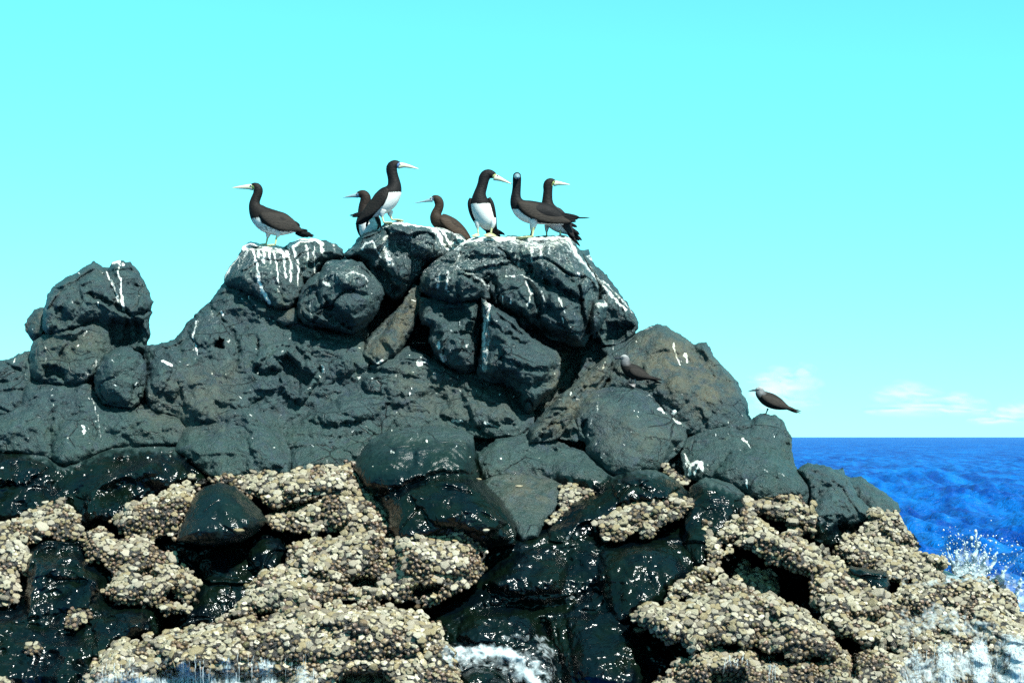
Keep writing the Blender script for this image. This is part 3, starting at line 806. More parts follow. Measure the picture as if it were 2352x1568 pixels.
M_CRUST = crust_material()
LEDGES = []


def ledge(label, poly, **kw):
    kw['T'] = kw.get('T', .20) * .62
    kw['R'] = kw.get('R', 40) * 1.25
    kw.setdefault('amp', 1.25)
    kw.setdefault('chisel', .7)
    kw.setdefault('edge', 7.0)
    kw.setdefault('rag', 17.0)
    opts = {k: kw.pop(k) for k in ('size', 'brown', 'wetness', 'squash') if k in kw}
    o, info = build_rock('barnacled_ledge', poly, label=label, cat='barnacle ledge', group='barnacle covered ledges at the waterline', mat=M_CRUST, wet=.3, **kw)
    LEDGES.append((o, info, opts))


ledge('barnacle ledge at the far left edge draped over a wet black rock',
      [(-90, 1215), (0, 1203), (60, 1178), (110, 1153), (150, 1151), (186, 1180), (192, 1215), (192, 1242), (110, 1237), (65, 1265), (60, 1312), (45, 1342), (40, 1388), (-90, 1402)], off=-.24, R=50, T=.26)
ledge('lumpy barnacle ledge hanging with a ragged edge left of the dark channel',
      [(186, 1213), (230, 1214), (280, 1234), (340, 1240), (390, 1268), (430, 1298), (456, 1332), (456, 1366), (400, 1386), (385, 1372), (330, 1392), (262, 1382), (240, 1362), (262, 1312), (200, 1292), (188, 1252)], off=-.30, T=.24,
      feats=[('lump', [(300, 1310), (350, 1290), (380, 1330), (330, 1350)], -.12, 16), ('lump', [(360, 1360), (410, 1340), (430, 1372), (390, 1390)], -.14, 14)])
ledge('long barnacle bank arching over the black dome boulder with a dark cave in it',
      [(264, 1188), (300, 1160), (370, 1130), (450, 1105), (520, 1094), (600, 1087), (700, 1078), (790, 1064), (818, 1075), (826, 1110), (866, 1140), (896, 1185), (906, 1222), (880, 1242), (800, 1230), (740, 1222), (640, 1222), (600, 1200),
       (620, 1170), (590, 1150), (540, 1112), (505, 1106), (450, 1122), (432, 1170), (412, 1226), (350, 1247), (310, 1237), (266, 1216)], off=-.26, T=.24, R=46,
      feats=[('lump', [(596, 1168), (640, 1160), (700, 1146), (738, 1132), (748, 1148), (700, 1172), (660, 1186), (616, 1190)], -.55, 14), ('lump', [(640, 1100), (800, 1080), (800, 1120), (650, 1140)], .08, 20)])
ledge('middle barnacle ledge undercut by two dark hollows',
      [(560, 1345), (600, 1325), (650, 1298), (662, 1258), (730, 1238), (790, 1222), (850, 1224), (895, 1236), (930, 1224), (990, 1208), (1050, 1204), (1092, 1220), (1112, 1250), (1104, 1278), (1117, 1300), (1092, 1332), (1060, 1348), (1005, 1380),
       (960, 1395), (900, 1372), (850, 1380), (780, 1376), (720, 1405), (620, 1410), (500, 1425), (556, 1385)], off=-.40, T=.30, R=55,
      feats=[('lump', [(790, 1325), (840, 1312), (880, 1330), (870, 1358), (800, 1356)], -.50, 14), ('lump', [(940, 1342), (1000, 1336), (1034, 1344), (1010, 1368), (960, 1382), (940, 1370)], -.55, 14),
             ('lump', [(900, 1230), (1060, 1210), (1105, 1260), (1080, 1320), (930, 1320)], .12, 36), ('lump', [(670, 1255), (850, 1230), (880, 1290), (700, 1320)], .10, 34)])
ledge('wide barnacle bank along the bottom left with water spilling off it',
      [(250, 1483), (340, 1463), (480, 1430), (560, 1424), (640, 1402), (740, 1390), (860, 1384), (905, 1398), (962, 1398), (1012, 1440), (1020, 1480), (1042, 1510), (1064, 1560), (1064, 1600), (190, 1600), (200, 1530)], off=-.50, T=.30, R=60,
      feats=[('lump', [(760, 1555), (800, 1530), (880, 1532), (915, 1560), (910, 1600), (760, 1600)], -.35, 20), ('lump', [(330, 1470), (900, 1395), (1000, 1450), (960, 1500), (400, 1530)], .10, 40), ('lump', [(350, 1530), (700, 1530), (680, 1600), (330, 1600)], -.18, 30)])
ledge('small tongue of barnacles on the wet black rock right of the centre',
      [(1365, 1198), (1400, 1170), (1470, 1154), (1530, 1143), (1590, 1137), (1600, 1156), (1570, 1186), (1505, 1218), (1440, 1233), (1385, 1232)], off=-.38, T=.16, R=26)
ledge('pale barnacle shelf high on the right under the noddy shoulder',
      [(1690, 1178), (1704, 1150), (1760, 1143), (1800, 1134), (1838, 1134), (1857, 1150), (1868, 1190), (1866, 1226), (1830, 1222), (1790, 1200), (1740, 1190)], off=-.22, T=.2, R=30,
      feats=[('lump', [(1800, 1200), (1850, 1190), (1862, 1225), (1815, 1225)], -.16, 14)])
ledge('barnacle arch at the right framing a black cave',
      [(1606, 1208), (1625, 1200), (1642, 1226), (1668, 1212), (1690, 1176), (1714, 1160), (1760, 1196), (1830, 1238), (1880, 1256), (1930, 1290), (1985, 1322), (2034, 1352), (2046, 1372), (2086, 1382), (2088, 1440), (2060, 1500), (1990, 1490), (1930, 1450),
       (1890, 1420), (1872, 1380), (1868, 1345), (1845, 1320), (1800, 1300), (1745, 1288), (1720, 1262), (1690, 1245), (1668, 1262), (1656, 1310), (1610, 1362), (1560, 1386), (1520, 1390), (1560, 1330), (1620, 1290), (1622, 1250)],
      off=-.46, T=.24, R=34, feats=[('lump', [(1930, 1400), (2040, 1400), (2040, 1470), (1960, 1470)], -.08, 20)])
ledge('small clump of barnacles inside the black cave at the right',
      [(1692, 1316), (1715, 1298), (1740, 1296), (1770, 1308), (1786, 1345), (1790, 1372), (1740, 1372), (1700, 1345)], off=-.12, T=.14, R=22, size=.8)
ledge('broad pale barnacle mound in front of the black cave',
      [(1452, 1410), (1500, 1390), (1562, 1384), (1620, 1342), (1660, 1326), (1700, 1338), (1770, 1364), (1840, 1400), (1886, 1428), (1926, 1478), (1930, 1506), (1860, 1512), (1790, 1505), (1700, 1480), (1640, 1482), (1590, 1500), (1545, 1470), (1480, 1450)],
      off=-.62, T=.30, R=60, feats=[('lump', [(1640, 1470), (1720, 1478), (1700, 1500), (1650, 1495)], -.1, 12)])
ledge('brown lower barnacle skirt at the bottom right above the spray',
      [(1480, 1600), (1510, 1560), (1560, 1520), (1600, 1495), (1650, 1482), (1720, 1490), (1800, 1512), (1880, 1516), (1940, 1500), (2000, 1490), (2060, 1500), (2085, 1450), (2096, 1520), (2090, 1600)], off=-.52, T=.30, R=50, size=.9, brown=.7,
      feats=[('lump', [(1730, 1500), (1860, 1510), (1850, 1530), (1740, 1525)], -.35, 12), ('lump', [(1940, 1440), (1965, 1450), (1975, 1560), (1945, 1560)], -.25, 12), ('lump', [(1620, 1530), (1720, 1530), (1730, 1600), (1610, 1600)], -.2, 20)])
ledge('yellowish barnacle slope facing the sea at the far right',
      [(1912, 1264), (1955, 1226), (2000, 1205), (1996, 1168), (2022, 1164), (2042, 1182), (2066, 1168), (2080, 1200), (2092, 1240), (2122, 1270), (2168, 1290), (2172, 1334), (2100, 1338), (2050, 1330), (1985, 1315)], off=-.10, T=.22, R=45, size=.85, brown=.12)
ledge('spray soaked barnacle mound in the bottom right corner',
      [(2046, 1380), (2074, 1345), (2120, 1328), (2200, 1322), (2262, 1328), (2310, 1358), (2356, 1408), (2430, 1440), (2430, 1600), (2070, 1600), (2060, 1490), (2086, 1420)], off=-.40, T=.34, R=80, size=.85, brown=.35)

ledge('small dry patch of pinkish barnacles beside a white squiggle of droppings', [(1518, 1066), (1535, 1064), (1560, 1090), (1584, 1102), (1580, 1116), (1552, 1108), (1528, 1090)], off=-.12, T=.08, R=16, rag=4, edge=4, amp=.4, size=.8)
ledge('little broken barnacle patch at the right edge of the tilted brown green rock', [(1290, 1118), (1320, 1112), (1368, 1128), (1362, 1142), (1320, 1150), (1296, 1180), (1262, 1212), (1256, 1200), (1280, 1165)], off=-.16, T=.10, R=18, rag=6, edge=6, amp=.5, size=.85, brown=.5)
ledge('brown barnacle cluster alone on the wet black corner rock', [(160, 1402), (178, 1388), (205, 1400), (212, 1418), (190, 1436), (165, 1445), (152, 1440)], off=-.42, T=.14, R=18, rag=6, edge=6, amp=.5, size=.9, brown=.6)
ledge('tiny barnacle cluster lowest on the wet black corner rock', [(60, 1480), (90, 1475), (102, 1490), (92, 1502), (62, 1502)], off=-.46, T=.10, R=14, rag=4, edge=5, amp=.4, size=.9, brown=.5)
ledge('ragged brown barnacle clump dangling at the lower end of the left channel', [(365, 1392), (385, 1372), (412, 1385), (440, 1392), (436, 1412), (405, 1408), (380, 1420)], off=-.40, T=.12, R=16, rag=6, edge=6, amp=.5, size=.9, brown=.6)
ledge('barnacle corner cut off by the lower left frame edge', [(-90, 1545), (0, 1548), (30, 1565), (45, 1600), (-90, 1600)], off=-.62, T=.16, R=30)

# one shell: an irregular stubby plate cone
NS = 12


def shell_geo(kind):
    """returns verts, quads, tris for a unit shell (radius 1, pointing +z)"""
    n = 6 if kind == 0 else 7
    ang = (np.arange(n) + RNG.uniform(-.36, .36, n)) * 2 * math.pi / n
    rad = RNG.uniform(.80, 1.10, n)
    el = RNG.uniform(1.0, 1.28) if kind == 0 else RNG.uniform(.9, 1.1)
    tip = RNG.uniform(-.3, .3, 2)
    rows = ((0, -.6), (1.10, .06), (1.04, .30), (.55, .46)) if kind == 0 else ((0, -.3), (1.0, .3), (.88, .85), (.45, 1.15))
    vs = []
    for k, (sc, z) in enumerate(rows):
        sc = .92 if k == 0 else sc
        f = k / 3
        vs.append(np.stack([np.cos(ang) * rad * sc * el + tip[0] * f, np.sin(ang) * rad * sc / el + tip[1] * f, np.full(n, z) + RNG.uniform(-.07, .07, n)], 1))
    vs.append(np.array([[tip[0], tip[1], rows[-1][1] + (.0 if kind == 0 else .08)]]))
    v = np.concatenate(vs)
    mouth = kind == 0 and RNG.random() < .16
    if kind == 0:
        v[n:, 2] -= v[n:, 1] * RNG.uniform(.12, .42)          # the lower lip stands proud like a shingle
        if mouth:
            v[4 * n, 2] -= .42
            v[3 * n:4 * n, :2] *= .72
    q, t = [], []
    for k in range(3):
        for i in range(n):
            j = (i + 1) % n
            q.append((k * n + i, k * n + j, (k + 1) * n + j, (k + 1) * n + i))
    for i in range(n):
        t.append((3 * n + i, 3 * n + (i + 1) % n, 4 * n))
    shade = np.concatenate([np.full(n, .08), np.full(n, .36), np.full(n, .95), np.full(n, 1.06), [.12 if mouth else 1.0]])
    return v, np.array(q), np.array(t), shade


TONES = {0: [(.275, .225, .135), (.335, .285, .19), (.25, .19, .095), (.31, .26, .19), (.175, .14, .095), (.40, .35, .26)],
         1: [(.14, .082, .036), (.18, .115, .055), (.10, .065, .03), (.22, .15, .085), (.17, .10, .065), (.12, .095, .036)]}
SHELLS = {0: [shell_geo(0) for _ in range(NS)], 1: [shell_geo(1) for _ in range(NS)]}
SHELL_ME = {}
for kd in (0, 1):
    for i, (v, q, t, sh) in enumerate(SHELLS[kd]):
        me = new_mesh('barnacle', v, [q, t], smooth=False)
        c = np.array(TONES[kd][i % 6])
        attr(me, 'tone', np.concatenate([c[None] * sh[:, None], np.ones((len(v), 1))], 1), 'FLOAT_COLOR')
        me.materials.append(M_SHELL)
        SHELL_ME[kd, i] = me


def scatter(o, info, size=1.0, brown=.24, wetness=0, squash=1.0, keep=200):
    s, d, ins, sd = info['s'], info['d'], info['ins'], info['sd']
    u, v = GU[s], GV[s]
    P = unproject(u, v, d)
    du = np.gradient(P, axis=1)
    dv = np.gradient(P, axis=0)
    N = np.cross(dv, du)
    area = np.linalg.norm(N, axis=2)
    N = N / np.maximum(area, 1e-9)[..., None]
    N = np.where((N[..., 1:2] > 0) & (np.abs(N[..., 1:2]) > .0), -N, N)
    vis = ins & (d < ZBUF[s] + .012) & (sd > 1.5)
    hollow = blur(d, 26) - d                                       # negative in hollows
    dens = np.where(vis, np.minimum(area, 6e-5 * 9), 0)
    dens = np.where(hollow < -.055, 0, dens).ravel()
    tot = dens.sum()
    n_c = int(tot / (.020 * size) ** 2 * 2.2) + 60
    pick = RNG.choice(len(dens), size=min(n_c, 40000), p=dens / tot)
    Pf, Nf = P.reshape(-1, 3), N.reshape(-1, 3)
    hf, vf = hollow.ravel(), v.ravel()
    cell = {}
    out = []
    cs = .05
    pts = Pf[pick] + np.cross(Nf[pick], RNG.normal(size=(len(pick), 3))) * .004
    rr = RNG.random(len(pick))
    bnoise = pnoise(pts * 5.5)
    for k in range(len(pick)):
        p = pts[k]
        nz = Nf[pick[k], 2]
        isb = rr[k] * .6 + bnoise[k] * 1.6 + (.42 - nz) * .9 + brown - (.62) > 0
        r = (.0175 if isb else .0262) * size * (0.70 + .50 * rr[(k * 7 + 3) % len(rr)])
        if rr[(k * 13 + 5) % len(rr)] > .97:
            r *= 1.5
        i, j, l = int(p[0] // cs), int(p[1] // cs), int(p[2] // cs)
        ok = True
        for a in (i - 1, i, i + 1):
            for b in (j - 1, j, j + 1):
                for c in (l - 1, l, l + 1):
                    for (q0, q1, q2, qr) in cell.get((a, b, c), ()):
                        dd = (p[0] - q0) ** 2 + (p[1] - q1) ** 2 + (p[2] - q2) ** 2
                        if dd < ((.86 if isb else .74) * (r + qr)) ** 2:
                            ok = False
                            break
                    if not ok:
                        break
                if not ok:
                    break
            if not ok:
                break
        if ok:
            cell.setdefault((i, j, l), []).append((p[0], p[1], p[2], r))
            out.append((p, Nf[pick[k]], r, int(isb)))
    # orientation: along the surface normal, leaning upwards
    mats = []
    for p, nrm, r, kd in out:
        z = Vector(nrm) * 1.0 + Vector((.08, -.22, .55)) + Vector(RNG.normal(size=3)) * (.22 if kd == 0 else .32)
        z.normalize()
        x = (Vector((1, 0, 0)) + Vector(RNG.normal(size=3)) * .45).cross(z).cross(z).normalized()
        y = z.cross(x)
        mats.append(np.array([x * r * RNG.uniform(.95, 1.2), y * r * RNG.uniform(.88, 1.08), z * r * RNG.uniform(.75, 1.2)]).T)
    order = sorted(range(len(out)), key=lambda k: -out[k][2])
    top = set(order[:keep])
    from mathutils import Matrix
    vs, qs, ts, tn = [], [], [], []
    base = 0
    for k, (p, nrm, r, kd) in enumerate(out):
        i = int(RNG.integers(NS))
        if k in top:
            b = bpy.data.objects.new('barnacle', SHELL_ME[kd, i])
            COL.objects.link(b)
            m = mats[k]
            b.matrix_world = Matrix([[*m[0], p[0]], [*m[1], p[1]], [*m[2], p[2]], [0, 0, 0, 1]])
            b.parent = o
        else:
            sv, sq, st_, sh = SHELLS[kd][i]
            vs.append(sv @ mats[k].T + p)
            qs.append(sq + base)
            ts.append(st_ + base)
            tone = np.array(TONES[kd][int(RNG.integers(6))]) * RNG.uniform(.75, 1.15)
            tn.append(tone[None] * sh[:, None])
            base += len(sv)
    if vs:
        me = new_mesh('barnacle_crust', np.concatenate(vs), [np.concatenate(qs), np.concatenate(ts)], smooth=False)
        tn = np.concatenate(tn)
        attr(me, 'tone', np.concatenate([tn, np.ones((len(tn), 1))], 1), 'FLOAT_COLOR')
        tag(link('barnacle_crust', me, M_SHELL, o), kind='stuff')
    return len(out)


N_SHELL = 0
for o, info, opts in LEDGES:
    N_SHELL += scatter(o, info, **opts)
print('shells', N_SHELL)


def zsurf(u, v):
    """distance of the front rock surface at a picture point"""
    i = int(np.clip(round((u - U0) / G), 0, NU - 1))
    j = int(np.clip(round((v - V0) / G), 0, NV - 1))
    return float(ZBUF[j, i])


# single shells sitting on the wet rocks
LOOSE = [(235, 1358, 1.5, 'single cream barnacle on the black rock left of two bluish shells'), (283, 1365, 1.2, 'bluish white shell just right of the single cream barnacle'), (303, 1374, 1.2, 'pale shell low on the black rock beside a bluish shell'),
         (332, 1330, 1.5, 'cream barnacle at the right rim of the wet black corner rock'), (548, 1218, 1.6, 'cream barnacle at the right foot of the black dome boulder'), (1193, 1117, 1.3, 'white shell on the tilted brown green rock'),
         (1100, 1100, .9, 'small cream shell at the right top of the wet green boulder'), (1116, 1217, 1.0, 'white shell at the lower right foot of the wet green boulder'), (445, 1378, 1.4, 'white shell at the edge of the left dark channel'),
         (1464, 1446, 1.9, 'large white barnacle at the left tip of the pale barnacle mound'), (192, 1240, 1.5, 'white barnacle where the left ledge meets the black corner rock'), (1580, 1163, 1.3, 'white shell at the right end of the small barnacle tongue')]
from mathutils import Matrix
for k, (lu, lv, ls, lab) in enumerate(LOOSE):
    p = unproject(np.array(lu), np.array(lv), np.array(zsurf(lu, lv) - .005))
    b = bpy.data.objects.new('shell', SHELL_ME[0, (k * 5) % NS])
    COL.objects.link(b)
    r = .021 * ls
    b.matrix_world = Matrix.LocRotScale(Vector(p), Vector((.1, -.6, .8)).to_track_quat('Z', 'Y'), Vector((r * 1.15, r, r)))
    tag(b, lab, 'shell', 'single shells on the wet rocks')

# ------------------------------------------------------------------ birds
def feather_material():
    t = NT('plumage')
    p = t.coords()
    c = t.attr('tone', True)
    lum = t.node('ShaderNodeRGBToBW')
    t.put(lum.inputs[0], c)
    drk = t.ramp(lum.outputs[0], .3, .12)
    n = t.noise(p, 60, 4, .6)
    n2 = t.noise(t.coords((6, 6, 16)), 6, 3, .6)
    c = t.mix(t.math('MULTIPLY', drk, t.ramp(n, .3, .7, 0, .6)), c, t.mix(1.0, c, (.6, .6, .64), 'MULTIPLY'))
    c = t.mix(t.math('MULTIPLY', drk, t.ramp(n2, .5, .72, 0, .8)), c, t.mix(1.0, c, (1.5, 1.35, 1.2), 'MULTIPLY'))
    t.set(Base_Color=c, Roughness=.62, Normal=t.bump(t.math('ADD', n, n2), t.math('ADD', .15, t.math('MULTIPLY', drk, .5)), .006))
    t.put(t.bsdf.inputs['Specular IOR Level'], .1)
    return t.m


def plain_material(name, col, rough=.5, var=.25, scale=60):
    t = NT(name)
    n = t.noise(t.coords(), scale, 4, .6)
    t.set(Base_Color=t.mix(t.ramp(n, .3, .7), tuple(x * (1 - var) for x in col), tuple(min(1, x * (1 + var * .5)) for x in col)), Roughness=rough, Normal=t.bump(n, .2, .003))
    return t.m


M_FEATHER = feather_material()
M_LEG = plain_material('yellow_skin', (.50, .49, .25), .5)
M_LEG_DARK = plain_material('dark_and_shaded_skin', (.05, .05, .055), .5)  # noddy legs, and painted shade on one booby's far leg
M_BILL_Y = plain_material('ivory_bill', (.54, .53, .37), .4, .14)
M_BILL_B = plain_material('blue_grey_bill', (.18, .26, .29), .4, .15)
M_BROW = plain_material('yellow_brow', (.34, .37, .17), .5, .15)
M_BILL_K = plain_material('black_bill', (.02, .022, .03), .35, .2)
M_EYE = plain_material('eye', (.012, .012, .014), .12, 0)
M_RING = plain_material('eye_ring', (.75, .76, .72), .5, .1)

def dk(c):
    return tuple(x * .62 for x in c) if max(c) < .1 else c


BRN = (.018, .0145, .0135)
BLK = (.008, .0075, .009)
WHT = (.60, .60, .56)


def spline(pts, n):
    """Catmull-Rom through rows of pts, n samples, evenly spread along the chord"""
    pts = np.asarray(pts, float)
    L = np.concatenate([[0], np.cumsum(np.linalg.norm(np.diff(pts[:, :3], axis=0), axis=1))])
    s = np.linspace(0, L[-1], n)
    ext = np.vstack([2 * pts[0] - pts[1], pts, 2 * pts[-1] - pts[-2]])
    k = np.clip(np.searchsorted(L, s, side='right') - 1, 0, len(pts) - 2)
    t = ((s - L[k]) / np.maximum(L[k + 1] - L[k], 1e-9))[:, None]
    p0, p1, p2, p3 = ext[k], ext[k + 1], ext[k + 2], ext[k + 3]
    return .5 * (2 * p1 + (p2 - p0) * t + (2 * p0 - 5 * p1 + 4 * p2 - p3) * t ** 2 + (3 * p1 - p0 - 3 * p2 + p3) * t ** 3)


def loft(pts, n=24, seg=16, roll=0.0, power=1.0):
    """pts rows: x, y, z, half width, half height, lateral angle in degrees (0: x axis, 90: y axis)"""
    q = spline(pts, n)
    c, w, h, la = q[:, :3], np.maximum(q[:, 3], .0006), np.maximum(q[:, 4], .0006), np.radians(q[:, 5])
    tg = np.gradient(c, axis=0)
    tg /= np.maximum(np.linalg.norm(tg, axis=1), 1e-9)[:, None]
    lat = np.stack([np.cos(la), np.sin(la), np.zeros(n)], 1)
    lat -= tg * (lat * tg).sum(1)[:, None]
    lat /= np.maximum(np.linalg.norm(lat, axis=1), 1e-9)[:, None]
    up = np.cross(tg, lat)
    if roll:
        cr, sr = math.cos(roll), math.sin(roll)
        lat, up = lat * cr + up * sr, up * cr - lat * sr
    th = np.linspace(0, 2 * math.pi, seg, endpoint=False)
    ct, st = np.cos(th), np.sin(th)
    v = c[:, None] + (w[:, None] * ct)[..., None] * lat[:, None] + (h[:, None] * st)[..., None] * up[:, None]
    v = v.reshape(-1, 3)
    i, j = np.meshgrid(np.arange(n - 1), np.arange(seg), indexing='ij')
    j2 = (j + 1) % seg
    quads = np.stack([i * seg + j, i * seg + j2, (i + 1) * seg + j2, (i + 1) * seg + j], -1).reshape(-1, 4)
    v = np.vstack([v, c[0], c[-1]])
    k = np.arange(seg)
    t0 = np.stack([np.full(seg, n * seg), (k + 1) % seg, k], 1)
    t1 = np.stack([np.full(seg, n * seg + 1), (n - 1) * seg + k, (n - 1) * seg + (k + 1) % seg], 1)
    return v, quads, np.vstack([t0, t1])


def merge(parts):
    vs, qs, ts, b = [], [], [], 0
    for v, q, t in parts:
        vs.append(v)
        qs.append(q + b)
        ts.append(t + b)
        b += len(v)
    return np.vstack(vs), np.vstack(qs), np.vstack(ts)


def remeshed(parts, voxel, it=5):
    v, q, t = merge(parts)
    me = new_mesh('tmp', v, [q, t])
    o = bpy.data.objects.new('tmp', me)
    COL.objects.link(o)
    r = o.modifiers.new('r', 'REMESH')
    r.mode = 'VOXEL'
    r.voxel_size = voxel
    r.use_smooth_shade = True
    sm = o.modifiers.new('s', 'SMOOTH')
    sm.iterations = it
    sm.factor = .5
    dg = bpy.context.evaluated_depsgraph_get()
    out = bpy.data.meshes.new_from_object(o.evaluated_get(dg))
    bpy.data.objects.remove(o)
    bpy.data.meshes.remove(me)
    return out


def coords_of(me):
    a = np.empty(len(me.vertices) * 3, np.float32)
    me.vertices.foreach_get('co', a)
    return a.reshape(-1, 3)


class Bird:
    def __init__(self, name, label, group, k, org, foot, dist_pt, back=0.0, behind=None):
        """k: picture units per tracing unit; org: picture position of the tracing origin; foot: tracing point between the feet"""
        u, v = org[0] + foot[0] * k, org[1] + foot[1] * k
        self.d = zsurf(*dist_pt) + back
        self.s = k * self.d / F
        self.f = foot
        self.root = bpy.data.objects.new(name, None)
        COL.objects.link(self.root)
        self.root.location = unproject(np.array(u), np.array(v), np.array(self.d))
        self.root.empty_display_size = .1
        tag(self.root, label, 'bird', group)

    def P(self, x, y, z=0.0):                       # tracing point (right, down, away) -> local metres
        return ((x - self.f[0]) * self.s, z * self.s, (self.f[1] - y) * self.s)

    def rows(self, pts, lat=90):
        """each: (x, y, half width, half height) or (x, y, away, half width, half height, lateral)"""
        out = []
        for p in pts:
            if len(p) == 4:
                out.append((*self.P(p[0], p[1]), p[2] * self.s, p[3] * self.s, lat))
            else:
                out.append((*self.P(p[0], p[1], p[2]), p[3] * self.s, p[4] * self.s, p[5]))
        return out

    def add(self, name, geo, mat, parent=None, tone=None, smooth=True):
        me = new_mesh(name, geo[0], [geo[1], geo[2]], smooth)
        if tone is not None:
            attr(me, 'tone', np.tile((*dk(tone), 1), (len(me.vertices), 1)), 'FLOAT_COLOR')
        return link(name, me, mat, parent or self.root)

    def body(self, spine, white=None, white_front=None, face=None, dark=BRN, face_col=(.36, .44, .13), extra=(), mottled=0, voxel=.005, head=None, belly_tone=WHT):
        geo = [loft(self.rows(spine), 46, 26)] + [loft(self.rows(e), 14, 14) for e in extra]
        me = remeshed(geo, voxel)
        co = coords_of(me)
        X = co[:, 0] / self.s + self.f[0]
        Y = self.f[1] - co[:, 2] / self.s
        Z = co[:, 1] / self.s
        jit = pnoise(co * 90) * 5
        col = np.tile(np.array(dk(dark)), (len(co), 1))
        if head is not None:                        # pale cap that fades into the body: (x, y, radius, colour)
            for hx, hy, hr, hc in head:
                m = np.clip(1.4 - np.hypot(X - hx, Y - hy) / hr, 0, 1)[:, None]
                col = col * (1 - m) + np.array(hc) * m
        if white is not None:
            m = inside(X + jit, Y + jit, white)
            if white_front is not None:
                m &= Z < white_front
            wc = np.tile(np.array(belly_tone), (len(co), 1))
            if mottled:
                sp = np.clip((fbm(co * 55, 3) - .05) * 3, 0, 1)[:, None] * mottled
                wc = wc * (1 - sp) + np.array((.12, .11, .10)) * sp
            col[m] = wc[m]
        if face is not None:
            fx, fy, fz, fr = face
            m = (X - fx) ** 2 + (Y - fy) ** 2 + ((np.abs(Z) - fz) * .6) ** 2 < fr ** 2 if fz >= 0 else ((X - fx) ** 2 + (Y - fy) ** 2 < fr ** 2) & (Z < fz)
            col[m] = face_col
        attr(me, 'tone', np.concatenate([col, np.ones((len(col), 1))], 1), 'FLOAT_COLOR')
        me.name = 'body'
        return link('body', me, M_FEATHER, self.root)

    def bill(self, pts, mat, lat=90):
        b = self.add('bill', loft(self.rows(pts, lat), 16, 14), mat)
        return b

    def eye(self, x, y, z, r, ring=0.0, mat=None):
        for sgn in (-1, 1):
            c = np.array(self.P(x, y, z * sgn))
            e = self.ball(c, r * self.s)
            o = self.add('eye', e, M_EYE)
            if ring:
                self.add('eye_ring', self.ball(c - np.array((0, sgn * -.0012, 0)) * -1, r * ring * self.s, (1, .5, 1)), mat or M_RING, o)

    def ball(self, c, r, sc=(1, 1, 1)):
        v, q, t = loft([(-r, 0, 0, 0, 0, 90), (-.7 * r, 0, 0, .71 * r, .71 * r, 90), (0, 0, 0, r, r, 90), (.7 * r, 0, 0, .71 * r, .71 * r, 90), (r, 0, 0, 0, 0, 90)], 9, 10)
        return v * np.array(sc) + c, q, t

    def wing(self, pts, lat_off, thick=34, tone=BRN, prim=(), prim_tone=BLK, both=True, lean=.32, far_shift=(0, 0)):
        for sgn in ((-1, 1) if both else (-1,)):
            rows = []
            n = len(pts)
            for i, (x, y, h) in enumerate(pts):
                f = i / (n - 1)
                off = lat_off * (1.12 - .8 * f ** 1.6) * (.86 if i == 0 else 1)
                dx, dy = (far_shift if sgn > 0 else (0, 0))
                rows.append((*self.P(x + dx, y + dy, sgn * off), thick * (1 - .6 * f) * self.s, h * self.s, 90))
            w = self.add('wing', loft(rows, 22, 14, roll=-sgn * lean if pts[0][0] > pts[-1][0] else sgn * lean), M_FEATHER, tone=tuple(1.3 * c for c in tone))
            for (x0, y0, x1, y1, wd) in prim:
                dx, dy = (far_shift if sgn > 0 else (0, 0))
                z0 = sgn * lat_off * .35
                self.add('primary_feather', self.blade((x0 + dx, y0 + dy, z0), (x1 + dx, y1 + dy, z0 * .5), wd), M_FEATHER, w, prim_tone)

    def blade(self, a, b, wd, th=5):
        a, b = np.array(a, float), np.array(b, float)
        rows = []
        for f, k in ((0, .6), (.3, 1), (.7, .95), (.9, .6), (1, .05)):
            p = a + (b - a) * f
            rows.append((*self.P(*p), th * self.s, wd * k * self.s, 90))
        return loft(rows, 10, 8)

    def tail(self, blades, tone=BLK):
        for i, (x0, y0, z0, x1, y1, z1, wd) in enumerate(blades):
            self.add('tail_feather', self.blade((x0, y0, z0), (x1, y1, z1), wd), M_FEATHER, tone=tone)

    def leg(self, pts, toes, z, mat, thigh=None, thigh_tone=WHT, web=True, tw=12):
        """pts: tracing polyline (x, y) with half width; toes: (x, y, away) tips; thigh: rows"""
        rows = [(*self.P(x, y, z), w * self.s, w * self.s, 90) for x, y, w in pts]
        leg = self.add('leg', loft(rows, 10, 10), mat)
        if thigh:
            self.add('thigh', loft([(*self.P(x, y, z * .9), w * self.s, w * self.s, 90) for x, y, w in thigh], 12, 12), M_FEATHER, leg, thigh_tone)
        ax, ay = pts[-1][0], pts[-1][1]
        geo = []
        heel = np.array(self.P(ax, ay, z))
        tips = []
        for (tx, ty, tz) in toes:
            tip = np.array(self.P(tx, ty, z + tz))
            tips.append(tip)
            r = tw * self.s
            geo.append(loft([(*heel, r, r, 90), (*(heel * .5 + tip * .5 + np.array((0, 0, r * .5))), r * .8, r * .8, 90), (*tip, r * .45, r * .4, 90)], 7, 8))
        if web:
            top = np.array([heel] + tips) + np.array((0, 0, .35 * tw * self.s))
            bot = top - np.array((0, 0, .6 * tw * self.s))
            m = len(top)
            v = np.vstack([top, bot])
            t = [(0, i, i + 1) for i in range(1, m - 1)] + [(m, m + i + 1, m + i) for i in range(1, m - 1)]
            q = [(i, m + i, m + (i + 1) % m, (i + 1) % m) for i in range(m)]
            geo.append((v, np.array(q), np.array(t)))
        self.add('foot', merge(geo), mat, leg)


GB = 'boobies gathered on the summit of the islet'
GN = 'noddies resting on the right side of the islet'

